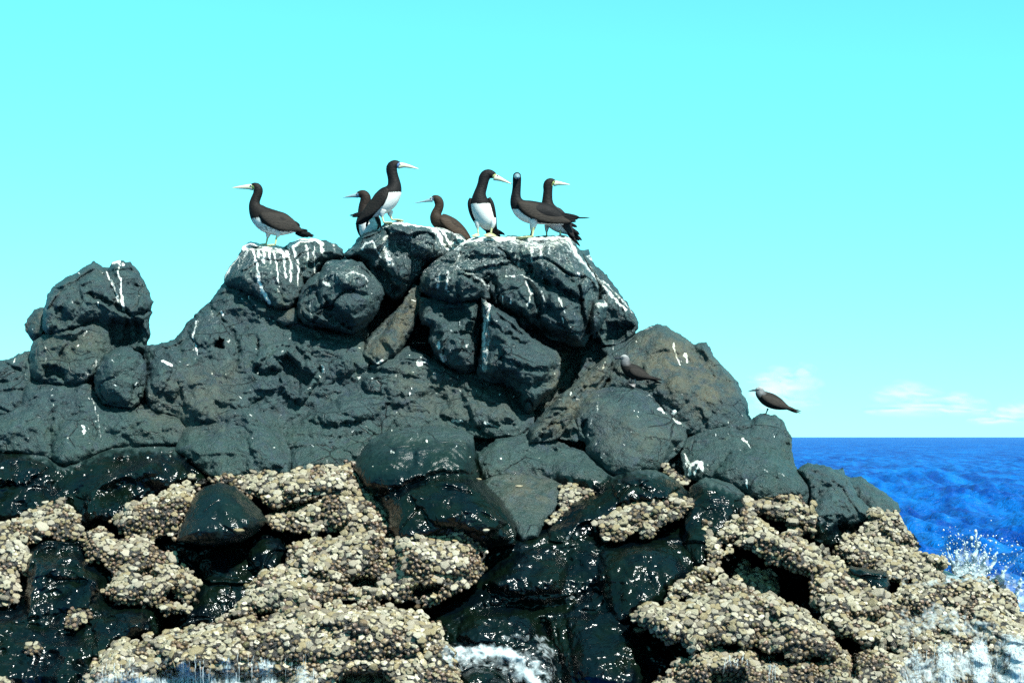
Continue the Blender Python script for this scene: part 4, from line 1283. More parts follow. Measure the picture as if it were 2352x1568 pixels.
# 1 the booby on the left boulder
b = Bird('booby', 'leftmost booby facing left with a speckled grey belly', GB, .11905, (513.3, 388.9), (960, 1470), (628, 569), .0)
b.body([(1500, 1185, 20, 25), (1420, 1155, 55, 65), (1300, 1110, 125, 150), (1150, 1065, 170, 222), (1000, 1035, 190, 240), (850, 985, 190, 240), (730, 900, 175, 215), (650, 800, 145, 170), (605, 710, 112, 122), (605, 630, 92, 100),
        (630, 550, 85, 92), (662, 470, 82, 90), (668, 400, 84, 95), (640, 345, 82, 88), (590, 325, 68, 70), (545, 330, 48, 55), (525, 335, 30, 35)],
       white=[(490, 965), (720, 950), (760, 1050), (900, 1130), (1100, 1210), (1440, 1200), (1440, 1330), (1100, 1350), (800, 1310), (600, 1190), (470, 1000)], face=(560, 365, 0, 58), mottled=.8)
b.bill([(575, 350, 40, 62), (480, 340, 34, 50), (380, 345, 26, 37), (270, 352, 17, 23), (160, 360, 4, 5)], M_BILL_Y)
b.eye(532, 318, 46, 13, 1.5)
b.wing([(735, 880, 40), (850, 930, 105), (1000, 985, 160), (1150, 1030, 180), (1300, 1085, 140), (1420, 1145, 70), (1520, 1190, 22)], 168, 40, tone=(.026, .021, .018),
       prim=[(1300, 1000, 1475, 1090, 40), (1330, 1100, 1500, 1150, 40), (1320, 1140, 1560, 1200, 34)])
b.tail([(1380, 1160, -20, 1640, 1185, -30, 28), (1390, 1180, 10, 1690, 1235, 10, 28), (1390, 1195, -30, 1765, 1285, -30, 28), (1390, 1210, 20, 1740, 1305, 20, 26), (1390, 1225, -10, 1640, 1312, 0, 26), (1380, 1230, 30, 1560, 1310, 40, 22)])
b.leg([(1055, 1250, 30), (1035, 1320, 22), (1005, 1465, 17)], [(850, 1475, -40), (870, 1490, 0), (900, 1490, 40)], -75, M_LEG, thigh=[(1040, 1180, 70), (1065, 1240, 62), (1050, 1310, 30)])
b.leg([(850, 1230, 34), (838, 1310, 22), (808, 1440, 16)], [(690, 1450, -30), (700, 1452, 10), (740, 1450, 40)], 85, M_LEG, thigh=[(860, 1180, 55), (850, 1250, 50), (840, 1310, 24)])

# 2 the tall booby at the summit and the one crouching behind it
b = Bird('booby', 'tall upright booby facing right on the summit with a clean white belly', GB, .12897, (777.8, 350), (830, 1265), (888, 518), .02)
b.body([(430, 1165, 20, 25), (500, 1115, 60, 60), (620, 1035, 125, 130), (760, 915, 180, 200), (880, 800, 185, 205), (960, 700, 165, 168), (990, 610, 128, 132), (985, 520, 102, 110), (965, 420, 92, 98), (945, 330, 92, 100), (955, 260, 90, 102),
        (1005, 218, 80, 85), (1060, 220, 58, 66), (1095, 232, 33, 45)], white=[(900, 742), (1115, 715), (1180, 700), (1180, 780), (1080, 960), (980, 1130), (800, 1160), (640, 1180), (610, 1150), (830, 940)], face=(1085, 240, 0, 55), face_col=(.10, .18, .34), dark=(.013, .0115, .012))
b.bill([(1060, 238, 40, 60), (1150, 232, 32, 44), (1250, 250, 23, 31), (1340, 274, 15, 19), (1425, 294, 4, 5)], M_BILL_Y)
b.eye(1095, 212, 42, 12, 1.5)
b.wing([(885, 680, 36), (800, 790, 100), (710, 890, 120), (610, 1000, 120), (500, 1100, 85), (420, 1170, 45), (320, 1260, 16)], 165, 38, tone=(.019, .016, .0145), far_shift=(30, -10),
       prim=[(520, 1070, 240, 1120, 30), (520, 1090, 270, 1150, 28), (540, 1130, 300, 1285, 34), (560, 1150, 330, 1290, 30)])
b.tail([(520, 1090, -20, 190, 1130, -40, 22), (520, 1100, 20, 230, 1150, 10, 22), (540, 1150, 0, 490, 1335, -10, 22), (500, 1130, 0, 300, 1270, 20, 28)])
b.leg([(775, 1100, 26), (785, 1170, 18), (812, 1262, 15)], [(965, 1262, -40), (960, 1282, 0), (910, 1290, 40)], -70, M_LEG, thigh=[(790, 1030, 80), (775, 1100, 58), (780, 1160, 24)])
b.leg([(905, 1070, 34), (920, 1130, 22), (945, 1190, 15)], [(1130, 1195, -30), (1165, 1215, 20), (1080, 1215, 60)], 90, M_LEG, thigh=[(910, 1030, 60), (912, 1090, 45), (920, 1130, 24)])

b = Bird('booby', 'brown headed booby half hidden behind the tall upright booby', GB, .12897, (777.8, 350), (540, 1540), (845, 545), .28)
b.body([(600, 1600, 0, 110, 110, 15), (580, 1500, 0, 165, 150, 15), (550, 1360, 0, 190, 175, 20), (505, 1200, 0, 170, 165, 30), (465, 1070, 0, 125, 132, 50), (458, 960, 0, 96, 104, 70), (478, 870, 0, 92, 98, 80), (472, 795, 0, 90, 98, 90), (432, 752, 0, 84, 86, 90),
        (372, 748, 0, 64, 64, 90), (318, 768, 0, 38, 42, 90)], white=[(370, 1300), (470, 1240), (640, 1170), (700, 1300), (660, 1620), (380, 1620)], white_front=40, face=(335, 768, 0, 45), face_col=(.15, .24, .36), dark=(.030, .021, .017), belly_tone=(.66, .66, .64), mottled=.3)
b.bill([(345, 768, 36, 42), (250, 776, 26, 31), (170, 790, 17, 20), (75, 808, 3, 4)], M_BILL_B)
b.eye(325, 745, 40, 11, 1.4)
for sx, nm in ((1, 'r'), (-1, 'l')):
    cx = 640 if sx > 0 else 415
    b.add('wing', loft(b.rows([(cx, 1080, 20, 30, 50, 0), (cx + 60 * sx, 1180, 50, 36, 80, 0), (cx + 80 * sx, 1290, 80, 36, 80, 0), (cx + 62 * sx, 1400, 130, 28, 60, 0), (cx + 40 * sx, 1480, 170, 10, 20, 0)]), 16, 12), M_FEATHER, tone=(.032, .024, .022))
b.leg([(480, 1520, 22), (470, 1620, 16)], [(420, 1650, -60), (470, 1655, -90), (520, 1650, -60)], 0, M_LEG)
b.leg([(610, 1520, 22), (620, 1620, 16)], [(580, 1650, -60), (620, 1655, -90), (670, 1650, -60)], 0, M_LEG)

# 3 the sitting brown one
b = Bird('booby', 'all brown booby crouching low on the white washed ridge', GB, .0893, (941.1, 427.8), (760, 1060), (1012, 530), .16)
b.body([(1580, 1400, 20, 25), (1480, 1300, 80, 85), (1300, 1165, 150, 165), (1100, 1040, 195, 215), (900, 940, 210, 220), (740, 880, 195, 205), (680, 780, 160, 164), (692, 680, 122, 130), (735, 590, 110, 120), (762, 500, 106, 118), (756, 420, 108, 120), (715, 350, 108, 116),
        (650, 308, 92, 92), (590, 315, 62, 65), (555, 330, 35, 40)], face=(575, 335, 0, 58), face_col=(.22, .30, .40), dark=(.046, .031, .022))
b.bill([(585, 350, 44, 58), (480, 366, 33, 42), (360, 391, 22, 28), (230, 416, 13, 16), (90, 438, 3, 4)], M_BILL_B)
b.eye(545, 303, 52, 14, 1.5)
b.wing([(800, 850, 45), (930, 930, 110), (1120, 1070, 130), (1320, 1210, 115), (1470, 1330, 60), (1570, 1420, 16)], 190, 38, tone=(.054, .037, .026), prim=[(1300, 1160, 1545, 1345, 44), (1330, 1230, 1560, 1390, 40)], prim_tone=(.05, .035, .028))
b.tail([(1430, 1290, 0, 1570, 1400, 0, 40), (1420, 1310, -20, 1530, 1430, -20, 40), (1400, 1330, 30, 1480, 1440, 30, 36)], tone=(.05, .036, .03))
b.leg([(880, 1100, 30), (860, 1190, 20)], [(740, 1200, -40), (760, 1210, 0), (790, 1200, 40)], -70, M_LEG)
b.leg([(900, 1100, 30), (880, 1190, 20)], [(760, 1200, -40), (780, 1210, 0), (810, 1200, 40)], 90, M_LEG)

# 4 the one that shows its front
b = Bird('booby', 'booby showing its full white front with its head turned right', GB, .11902, (1050, 373.3), (560, 1405), (1117, 549), .02)
b.body([(800, 1350, 360, 20, 20, 0), (740, 1310, 290, 60, 50, 0), (640, 1220, 170, 140, 110, 0), (560, 1100, 60, 180, 165, 0), (490, 950, 0, 192, 172, 0), (445, 800, -20, 185, 160, 0), (432, 690, -20, 152, 140, 10), (442, 590, -10, 118, 122, 20), (472, 490, 0, 104, 110, 40),
        (500, 390, 0, 98, 105, 60), (520, 305, 0, 96, 108, 80), (562, 242, 0, 92, 106, 90), (622, 218, 0, 84, 88, 90), (690, 242, 0, 66, 74, 90), (740, 272, 0, 42, 50, 90)],
       white=[(240, 806), (440, 818), (640, 800), (715, 1080), (750, 1290), (620, 1320), (400, 1300), (330, 1220), (270, 950)], white_front=70, face=(735, 285, 0, 62), dark=(.013, .0115, .0125), face_col=(.40, .42, .18))
b.bill([(710, 285, 46, 66), (800, 308, 36, 50), (880, 342, 26, 35), (970, 381, 17, 20), (1062, 421, 4, 5)], M_BILL_Y)
b.eye(778, 258, 42, 12, 1.3)
for pts in ([(270, 690, 0, 34, 40, 0), (246, 770, 20, 46, 75, 0), (252, 890, 60, 42, 90, 0), (288, 1010, 120, 36, 80, 0), (335, 1110, 180, 26, 50, 0), (370, 1190, 240, 8, 20, 0)],
            [(610, 680, 0, 34, 40, 0), (655, 780, 20, 52, 80, 0), (690, 920, 60, 52, 90, 0), (718, 1070, 130, 44, 80, 0), (742, 1190, 200, 24, 50, 0), (765, 1270, 250, 8, 20, 0)]):
    b.add('wing', loft(b.rows(pts), 20, 14), M_FEATHER, tone=(.016, .014, .014))
b.tail([(730, 1250, 260, 925, 1360, 330, 26), (720, 1270, 260, 860, 1350, 330, 26), (720, 1290, 270, 840, 1415, 330, 30), (700, 1290, 260, 780, 1410, 320, 30), (560, 1260, 240, 600, 1370, 330, 30)])
b.leg([(395, 1220, 34), (398, 1300, 19), (408, 1375, 16)], [(270, 1432, -60), (340, 1446, -110), (430, 1430, -90)], -10, M_LEG, thigh=[(400, 1130, 70), (395, 1210, 52), (398, 1280, 22)])
b.leg([(690, 1190, 50), (668, 1270, 24), (650, 1370, 18)], [(500, 1420, -90), (600, 1448, -140), (760, 1430, -80)], -20, M_LEG, thigh=[(680, 1080, 70), (690, 1180, 58), (672, 1270, 26)])

# 5 the one that looks straight at the camera, 6 the one behind it
b = Bird('booby', 'booby looking straight at the camera with its body turned left', GB, .12403, (1151.1, 381.1), (560, 1325), (1219, 545), .02)
b.body([(1290, 1075, 18, 18), (1200, 1040, 60, 60), (1050, 970, 120, 135), (880, 905, 165, 190), (700, 875, 178, 205), (520, 850, 175, 212), (385, 790, 155, 185), (300, 700, 0, 125, 138, 80), (272, 600, 0, 96, 104, 60), (278, 500, 0, 84, 88, 30), (287, 400, 0, 80, 84, 10),
        (291, 310, -5, 80, 84, 0), (293, 240, -12, 82, 90, 0), (293, 180, -12, 74, 82, 0), (293, 142, -8, 66, 64, 0), (293, 124, -5, 36, 30, 0)],
       white=[(150, 806), (310, 816), (420, 920), (560, 1000), (660, 1060), (900, 1080), (1150, 1080), (1150, 1180), (700, 1190), (500, 1140), (280, 1030), (150, 880)], dark=(.013, .0115, .0125))
b.bill([(294, 205, -60, 62, 58, 0), (294, 222, -140, 46, 44, 0), (294, 240, -240, 30, 28, 0), (294, 258, -340, 17, 16, 0), (294, 274, -430, 4, 4, 0)], M_BILL_B)
b.add('brow', b.ball(np.array(b.P(294, 182, -62)), 52 * b.s, (1, .5, .5)), M_BROW)
for ex in (252, 338):
    o_ = b.add('eye', b.ball(np.array(b.P(ex, 190, -82)), 13 * b.s), M_EYE)
b.wing([(310, 690, 36), (420, 760, 105), (600, 840, 155), (800, 900, 170), (1000, 965, 125), (1150, 1015, 65), (1290, 1045, 16)], 160, 38, tone=(.028, .022, .018), lean=.3,
       prim=[(1000, 880, 1450, 950, 34), (1040, 920, 1420, 985, 36), (1060, 960, 1390, 1030, 34)])
b.tail([(1150, 960, -20, 1650, 966, -20, 16), (1120, 940, 20, 1440, 955, 20, 30), (1150, 985, 0, 1380, 1034, 0, 30), (1130, 1000, 30, 1310, 1040, 30, 26)])
b.leg([(600, 1150, 40), (590, 1210, 24), (575, 1318, 18)], [(305, 1340, -50), (330, 1372, -10), (420, 1372, 40)], -80, M_LEG, thigh=[(590, 1000, 88), (600, 1090, 66), (592, 1195, 30)])
b.leg([(580, 1150, 40), (568, 1210, 22), (545, 1290, 16)], [(480, 1290, -50), (470, 1300, 0), (500, 1300, 40)], 80, M_LEG_DARK, thigh=[(585, 1060, 60), (575, 1130, 46), (568, 1200, 24)])  # far leg coloured dark for the body's shade, unlike its yellow twin

b = Bird('booby', 'rearmost right booby with its head turned right and ragged tail feathers', GB, .12403, (1151.1, 381.1), (1000, 1345), (1285, 552), .30)
b.body([(1330, 1300, 20, 20), (1240, 1200, 85, 90), (1110, 1085, 145, 170), (985, 965, 165, 195), (900, 850, 150, 172), (862, 740, 118, 128), (856, 640, 94, 100), (860, 540, 82, 90), (866, 450, 80, 86), (866, 375, 82, 92), (885, 318, 82, 88), (925, 293, 72, 70),
        (972, 302, 52, 56), (1005, 318, 33, 40)], white=[(780, 1060), (1100, 1080), (1180, 1180), (1250, 1300), (1100, 1300), (960, 1240), (800, 1190)], face=(985, 335, 0, 55), face_col=(.38, .44, .14))
b.bill([(970, 325, 40, 56), (1060, 322, 29, 40), (1140, 331, 19, 26), (1275, 348, 4, 5)], M_BILL_Y)
b.eye(990, 292, 40, 12, 1.4)
b.wing([(960, 790, 34), (1050, 870, 85), (1140, 990, 100), (1220, 1110, 95), (1270, 1210, 65), (1350, 1330, 18)], 150, 36, tone=(.026, .022, .022), prim=[(1160, 1030, 1410, 1130, 30), (1200, 1100, 1455, 1275, 32), (1220, 1160, 1440, 1240, 28)])
b.tail([(1240, 1180, 0, 1500, 1380, 0, 34), (1250, 1210, 20, 1450, 1385, 20, 30), (1250, 1240, -20, 1465, 1495, -20, 26), (1230, 1240, 30, 1400, 1420, 30, 30), (1230, 1150, -30, 1450, 1275, -30, 26)])
b.leg([(1110, 1160, 34), (1095, 1230, 22), (1090, 1340, 17)], [(945, 1352, -40), (965, 1372, 0), (1010, 1375, 40)], -70, M_LEG, thigh=[(1080, 1080, 80), (1105, 1140, 58), (1095, 1215, 26)])
b.leg([(845, 1150, 34), (842, 1210, 20), (845, 1285, 15)], [(765, 1320, -30), (790, 1332, 0), (850, 1330, 40)], 60, M_LEG, thigh=[(850, 1090, 50), (845, 1150, 40), (843, 1210, 22)])

# noddies
NBR = (.016, .0135, .0125)
b = Bird('noddy', 'grey capped noddy standing against the brown slope', GN, .06448, (1392.2, 801.1), (940, 1330), (1453, 889), -.02)
b.body([(1640, 1030, 25, 30), (1450, 990, 105, 118), (1250, 925, 180, 225), (1050, 845, 210, 268), (850, 745, 205, 248), (725, 625, 172, 200), (682, 520, 146, 172), (682, 430, 138, 165), (670, 362, 130, 155), (640, 312, 120, 124), (570, 312, 86, 88), (500, 327, 52, 54), (470, 332, 28, 30)],
       dark=NBR, head=[(690, 250, 150, (.42, .43, .42)), (690, 380, 190, (.15, .15, .155))], voxel=.0036)
b.bill([(510, 333, 38, 44), (400, 326, 26, 30), (300, 332, 18, 21), (205, 346, 4, 5)], M_BILL_K)
b.eye(575, 283, 78, 20, 1.35)
b.wing([(820, 720, 50), (950, 785, 135), (1150, 855, 165), (1350, 935, 125), (1550, 1015, 65), (1750, 1065, 28), (1920, 1100, 8)], 195, 40, tone=(.019, .0155, .0135), prim=[(1400, 930, 1990, 1105, 30), (1420, 980, 1900, 1110, 34)])
b.tail([(1480, 1010, -30, 2020, 1118, -50, 30), (1480, 1040, 10, 1985, 1225, 20, 34), (1480, 1050, 0, 1850, 1170, 0, 36)])
b.leg([(905, 1080, 34), (890, 1150, 18), (868, 1255, 15)], [(800, 1270, -30), (830, 1280, 10), (880, 1290, 50)], -60, M_LEG_DARK, tw=14)
b.leg([(1010, 1080, 34), (1035, 1160, 16), (1022, 1275, 15)], [(830, 1275, -50), (900, 1320, -90), (1010, 1370, -80)], -90, plain_material('grey_web', (.20, .18, .18), .5), tw=14)

b = Bird('noddy', 'noddy perched at the right tip of the rock in front of the sky', GN, .0893, (1703.4, 824.5), (615, 1405), (1759, 953), .02)
b.body([(1260, 1270, 22, 25), (1120, 1225, 76, 86), (950, 1155, 125, 158), (780, 1080, 148, 190), (630, 1010, 144, 178), (522, 930, 120, 144), (475, 870, 102, 124), (472, 820, 96, 110), (460, 785, 88, 94), (420, 778, 62, 66), (375, 792, 36, 40), (350, 800, 18, 22)],
       dark=(.020, .017, .015), head=[(480, 740, 90, (.40, .41, .40)), (470, 830, 130, (.15, .155, .16))], voxel=.0036)
b.bill([(385, 797, 27, 33), (300, 802, 20, 25), (230, 816, 13, 15), (158, 833, 3, 4)], M_BILL_K)
b.eye(405, 768, 58, 13, 1.5)
b.wing([(490, 960, 34), (620, 1010, 88), (800, 1080, 118), (980, 1150, 105), (1150, 1230, 52), (1300, 1290, 20), (1420, 1325, 6)], 138, 34, tone=(.030, .024, .020), prim=[(1000, 1150, 1400, 1310, 26), (1020, 1190, 1350, 1320, 26)])
b.tail([(1100, 1230, -20, 1535, 1342, -20, 20), (1100, 1240, 20, 1525, 1386, 20, 20), (1100, 1250, 0, 1440, 1390, 0, 22)])
b.leg([(665, 1270, 26), (645, 1330, 12), (612, 1402, 10)], [(540, 1400, -30), (570, 1405, 0), (610, 1408, 40)], -30, M_LEG_DARK, tw=9)
b.leg([(690, 1270, 26), (670, 1330, 12), (640, 1402, 10)], [(560, 1400, -30), (590, 1405, 0), (640, 1408, 40)], 60, M_LEG_DARK, tw=9)

# ------------------------------------------------------------------ sea
def sea():
    ang = np.radians(np.concatenate([np.arange(-180, -24, 4.0), np.arange(-24, 6, 1.0), np.arange(6, 20, .05), np.arange(20, 180.1, 4.0)]))
    inv = np.linspace(1 / 9.0, 1 / 12000.0, 820)
    r = 1 / inv
    A, Rr = np.meshgrid(ang, r)
    X, Y = Rr * np.sin(A), Rr * np.cos(A)
    step = np.gradient(r)[:, None]
    Z = np.zeros_like(X)
    rg = np.random.default_rng(5)
    for k in range(46):
        lam = 0.30 * (1.10 ** k)
        if lam > 16:
            break
        th = rg.normal(.55, .55)
        a = .017 * lam ** .34
        ph = rg.random() * 6.28
        kx, ky = math.cos(th) * 6.283 / lam, math.sin(th) * 6.283 / lam
        fade = np.clip(lam / max(abs(math.sin(th)), .12) / (step * 2.0) - 1, 0, 1) * np.clip(lam / (Rr * .0026) - 1, 0, 1)
        wv = np.sin(X * kx + Y * ky + ph + 1.4 * np.sin(X * ky * .21 - Y * kx * .17 + ph * 3))
        Z += a * fade * (wv + .35 * (wv * np.abs(wv)))
    Z *= np.clip((Rr - 13) / 5, 0, 1)
    P = np.stack([X, Y, Z - .05], -1)
    nv, nu = X.shape
    i, j = np.meshgrid(np.arange(nv - 1), np.arange(nu - 1), indexing='ij')
    q = np.stack([i * nu + j, i * nu + j + 1, (i + 1) * nu + j + 1, (i + 1) * nu + j], -1).reshape(-1, 4)
    me = new_mesh('sea', P.reshape(-1, 3), q)
    # churned water beside the islet
    fo = np.exp(-((X - 6.6) / 2.2) ** 2 - ((Y - 20.5) / 3.6) ** 2) + .8 * np.exp(-((X - 5.6) / 1.6) ** 2 - ((Y - 16) / 2.5) ** 2)
    attr(me, 'foam', np.clip(fo, 0, 1).ravel())
    t = NT('sea_water')
    p = t.coords()
    n1 = t.noise(t.coords((.5, 1, 1)), 1.7, 5, .65, .4)
    n2 = t.noise(t.coords((.6, 1, 1)), 6, 4, .6, .5)
    n3 = t.noise(t.coords((1, 1, 1)), .05, 4, .6)
    # light and dark of the waves, painted into the water colour
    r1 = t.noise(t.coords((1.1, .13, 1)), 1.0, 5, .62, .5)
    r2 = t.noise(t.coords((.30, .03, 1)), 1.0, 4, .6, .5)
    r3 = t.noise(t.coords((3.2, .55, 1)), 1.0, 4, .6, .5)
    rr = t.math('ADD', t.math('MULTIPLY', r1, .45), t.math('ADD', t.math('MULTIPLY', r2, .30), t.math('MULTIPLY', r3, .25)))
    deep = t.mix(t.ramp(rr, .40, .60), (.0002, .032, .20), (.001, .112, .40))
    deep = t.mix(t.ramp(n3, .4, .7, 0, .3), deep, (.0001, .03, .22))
    foam = t.math('MULTIPLY', t.attr('foam'), t.ramp(t.noise(p, 1.3, 6, .65, .8), .36, .62))
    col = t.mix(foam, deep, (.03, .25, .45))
    wht = t.math('MULTIPLY', t.attr('foam'), t.ramp(t.noise(p, 3.2, 6, .7, 1.0), .52, .66))
    col = t.mix(wht, col, (.75, .80, .82))
    h = t.math('ADD', n1, t.math('MULTIPLY', n2, .35))
    nrm = t.bump(h, 1.0, .24)
    dif = t.node('ShaderNodeBsdfDiffuse')
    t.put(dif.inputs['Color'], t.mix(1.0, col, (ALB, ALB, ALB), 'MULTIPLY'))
    t.put(dif.inputs['Normal'], nrm)
    glo = t.node('ShaderNodeBsdfGlossy')
    t.put(glo.inputs['Roughness'], .3)
    t.put(glo.inputs['Normal'], nrm)
    fr = t.node('ShaderNodeFresnel')
    fr.inputs['IOR'].default_value = 1.333
    t.put(fr.inputs['Normal'], nrm)
    ms = t.node('ShaderNodeMixShader')
    t.put(ms.inputs[0], t.math('MULTIPLY', fr.outputs[0], .34))      # a rough sea hides most of its grazing reflection
    t.l.new(dif.outputs[0], ms.inputs[1])
    t.l.new(glo.outputs[0], ms.inputs[2])
    t.l.new(ms.outputs[0], t.out.inputs['Surface'])
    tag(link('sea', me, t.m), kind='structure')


sea()


# ------------------------------------------------------------------ white water
def water_material(name, col, lo, hi, scale, stretch, base=.0, rough=.25):
    t = NT(name)
    n = t.noise(t.coords(stretch), scale, 5, .65, .4)
    a = t.ramp(t.math('ADD', n, t.math('MULTIPLY', t.math('SUBTRACT', t.attr('foam'), .5), .7)), lo, hi, base, 1)
    a = t.math('MULTIPLY', a, t.ramp(t.attr('foam'), 0, .25))
    t.set(Base_Color=col, Roughness=rough, Alpha=a, IOR=1.33, Normal=t.bump(n, .7, .02))
    return t.m


M_FALL = water_material('falling_water', (.42, .50, .54), .46, .86, 11, (8, 8, .8))
M_FOAM = water_material('foam_sheet', (.42, .47, .49), .42, .86, 6, (2, 2, 2))
M_VEIL = water_material('water_veil', (.40, .45, .47), .42, .88, 5, (4, 4, 1.2))

Zf = ZBUF.copy()
Zf[Zf > 100] = 100


def sheet(name, label, poly, lines, mat, lift=.04, smoothing=10, kind='stuff', gap=1):
    """water lying on the rock face: follows the surface, as thick as the lines say"""
    j0, j1, i0, i1 = window(poly, 4)
    s = np.s_[j0:j1:gap, i0:i1:gap]
    u, v = GU[s], GV[s]
    z = Zf[s].copy()
    z = np.minimum(z, 14.5)
    z = np.minimum(blur(z, smoothing), z + .0)
    fo = np.zeros(u.shape)
    for pts, w_, st in lines:
        dd = seg_dist(u + 7 * _wob[s], v + 7 * _wob2[s], pts, False)
        fo = np.maximum(fo, st * smooth01(1.3 - dd / w_))
    fo *= smooth01(sdf(u, v, poly) / 14)
    d = z - lift - .03 * fo
    P = unproject(u, v, d)
    keep = fo > .01
    quad = keep[:-1, :-1] & keep[1:, :-1] & keep[:-1, 1:] & keep[1:, 1:]
    q = np.argwhere(quad)
    nu = u.shape[1]
    a = q[:, 0] * nu + q[:, 1]
    f = np.stack([a, a + nu, a + nu + 1, a + 1], 1)
    used, inv = np.unique(f, return_inverse=True)
    me = new_mesh(name, P.reshape(-1, 3)[used], inv.reshape(f.shape))
    attr(me, 'foam', fo.ravel()[used])
    return tag(link(name, me, mat), label, kind=kind)


sheet('foam', 'white foam swirling round the small wet rock at the bottom centre', [(990, 1430), (1310, 1430), (1320, 1596), (990, 1596)],
      [([(1030, 1497), (1080, 1500), (1120, 1492), (1165, 1500), (1190, 1515), (1205, 1545), (1235, 1570), (1245, 1600)], 24, .78), ([(1090, 1493), (1160, 1498), (1190, 1510)], 9, 1.0), ([(1205, 1545), (1240, 1575), (1252, 1600)], 13, 1.0),
       ([(1165, 1500), (1225, 1515), (1240, 1545)], 26, .6), ([(1240, 1470), (1262, 1500), (1266, 1560)], 22, .5), ([(1150, 1468), (1235, 1464)], 14, .45), ([(1060, 1510), (1130, 1515), (1190, 1545)], 24, .62), ([(1030, 1510), (1056, 1540)], 16, .5)], M_FOAM, .05, 8)
sheet('water_veil', 'thin white water running over the barnacles in the bottom right corner', [(2040, 1310), (2425, 1310), (2425, 1598), (2040, 1598)],
      [([(2090, 1440), (2150, 1410), (2230, 1440), (2330, 1480), (2400, 1500)], 40, .55), ([(2100, 1540), (2250, 1520), (2400, 1530)], 50, .62), ([(2040, 1330), (2130, 1340), (2230, 1325), (2300, 1345)], 12, .55), ([(2080, 1400), (2075, 1480)], 20, .4),
       ([(2180, 1330), (2260, 1318)], 12, .8), ([(2080, 1575), (2160, 1580)], 20, .7), ([(2300, 1560), (2400, 1580)], 26, .8)], M_VEIL, .045, 6)
sheet('water_veil', 'thin water sheet spilling over the lip of the bottom left barnacle bank', [(180, 1440), (1060, 1440), (1060, 1598), (180, 1598)],
      [([(230, 1570), (420, 1560), (600, 1560), (720, 1560)], 34, .52), ([(300, 1530), (380, 1520)], 18, .4), ([(560, 1530), (640, 1525)], 20, .4), ([(330, 1470), (500, 1440)], 6, .35)], M_VEIL, .05, 6)
sheet('water_film', 'clear water film sliding over the black channel rock', [(1240, 1215), (1640, 1215), (1640, 1400), (1240, 1400)], [([(1290, 1235), (1420, 1235), (1560, 1210)], 5, .36), ([(1180, 1390), (1320, 1370), (1400, 1340)], 3, .38)], M_VEIL, .03, 6)


sheet('water_curtain', 'bluish white water curtain dropping from the bottom left barnacle bank', [(195, 1480), (770, 1480), (770, 1598), (195, 1598)],
      [([(240, 1560), (300, 1550)], 30, .55), ([(290, 1575), (400, 1570), (480, 1560)], 30, .72), ([(420, 1530), (440, 1580)], 22, .74), ([(520, 1525), (530, 1590)], 26, .66), ([(610, 1530), (620, 1590)], 30, .70), ([(690, 1540), (700, 1590)], 24, .62)], M_FALL, .09, 16)
sheet('water_curtain', 'white water curtain pouring down in the bottom right corner', [(2060, 1440), (2420, 1440), (2420, 1598), (2060, 1598)],
      [([(2100, 1500), (2110, 1590)], 24, .62), ([(2170, 1490), (2180, 1590)], 30, .70), ([(2250, 1490), (2260, 1590)], 34, .78), ([(2330, 1480), (2345, 1590)], 36, .80), ([(2390, 1470), (2400, 1590)], 26, .8)], M_FALL, .09, 16)


def ribbons(name, label, specs, mat):
    vs, qs, fo, base = [], [], [], 0
    rg = np.random.default_rng(3)
    for (u, v, ln, w) in specs:
        d0 = min(zsurf(u, v), 14) - .05
        n = 9
        for i in range(n):
            f = i / (n - 1)
            cu = u + rg.normal(0, .8) + 3 * f * math.sin(u)
            cv = v + ln * f
            dd = min(d0, zsurf(cu, cv) - .03) if zsurf(cu, cv) < 50 else d0
            ww = w * (.5 + .9 * math.sin(math.pi * min(1, .15 + f * .9)))
            for sx in (-1, 0, 1):
                vs.append(unproject(np.array(cu + sx * ww), np.array(cv), np.array(dd - (.018 if sx == 0 else 0) - .03 * f)))
                fo.append((.85 if sx == 0 else .35) * (1 - .4 * f))
            if i:
                for sx in (0, 1):
                    a = base + (i - 1) * 3 + sx
                    qs.append((a, a + 3, a + 4, a + 1))
        base += 3 * n
    me = new_mesh(name, np.array(vs), np.array(qs))
    attr(me, 'foam', np.array(fo))
    tag(link(name, me, mat), label, kind='stuff')


rg = np.random.default_rng(8)
sp = []
for k in range(34):
    u_ = float(rg.choice([260, 300, 420, 470, 540, 600, 650, 700]) + rg.normal(0, 16))
    sp.append((u_, rg.uniform(1496, 1545), rg.uniform(30, 85), rg.uniform(.6, 2)))
ribbons('falling_water', 'thin strands of water falling from the bottom left barnacle bank', sp, M_FALL)
sp = []
for k in range(60):
    u_ = rg.uniform(2080, 2380)
    sp.append((u_, rg.uniform(1470, 1555), rg.uniform(30, 90), rg.uniform(.6, 2.2)))
for k in range(6):
    sp.append((rg.uniform(1765, 1790), rg.uniform(1498, 1510), rg.uniform(40, 80), rg.uniform(2, 4)))
for k in range(8):
    sp.append((rg.uniform(1660, 1720), rg.uniform(1500, 1520), rg.uniform(20, 40), rg.uniform(1.5, 3)))
ribbons('falling_water', 'white curtain of water falling in the bottom right corner', sp, M_FALL)


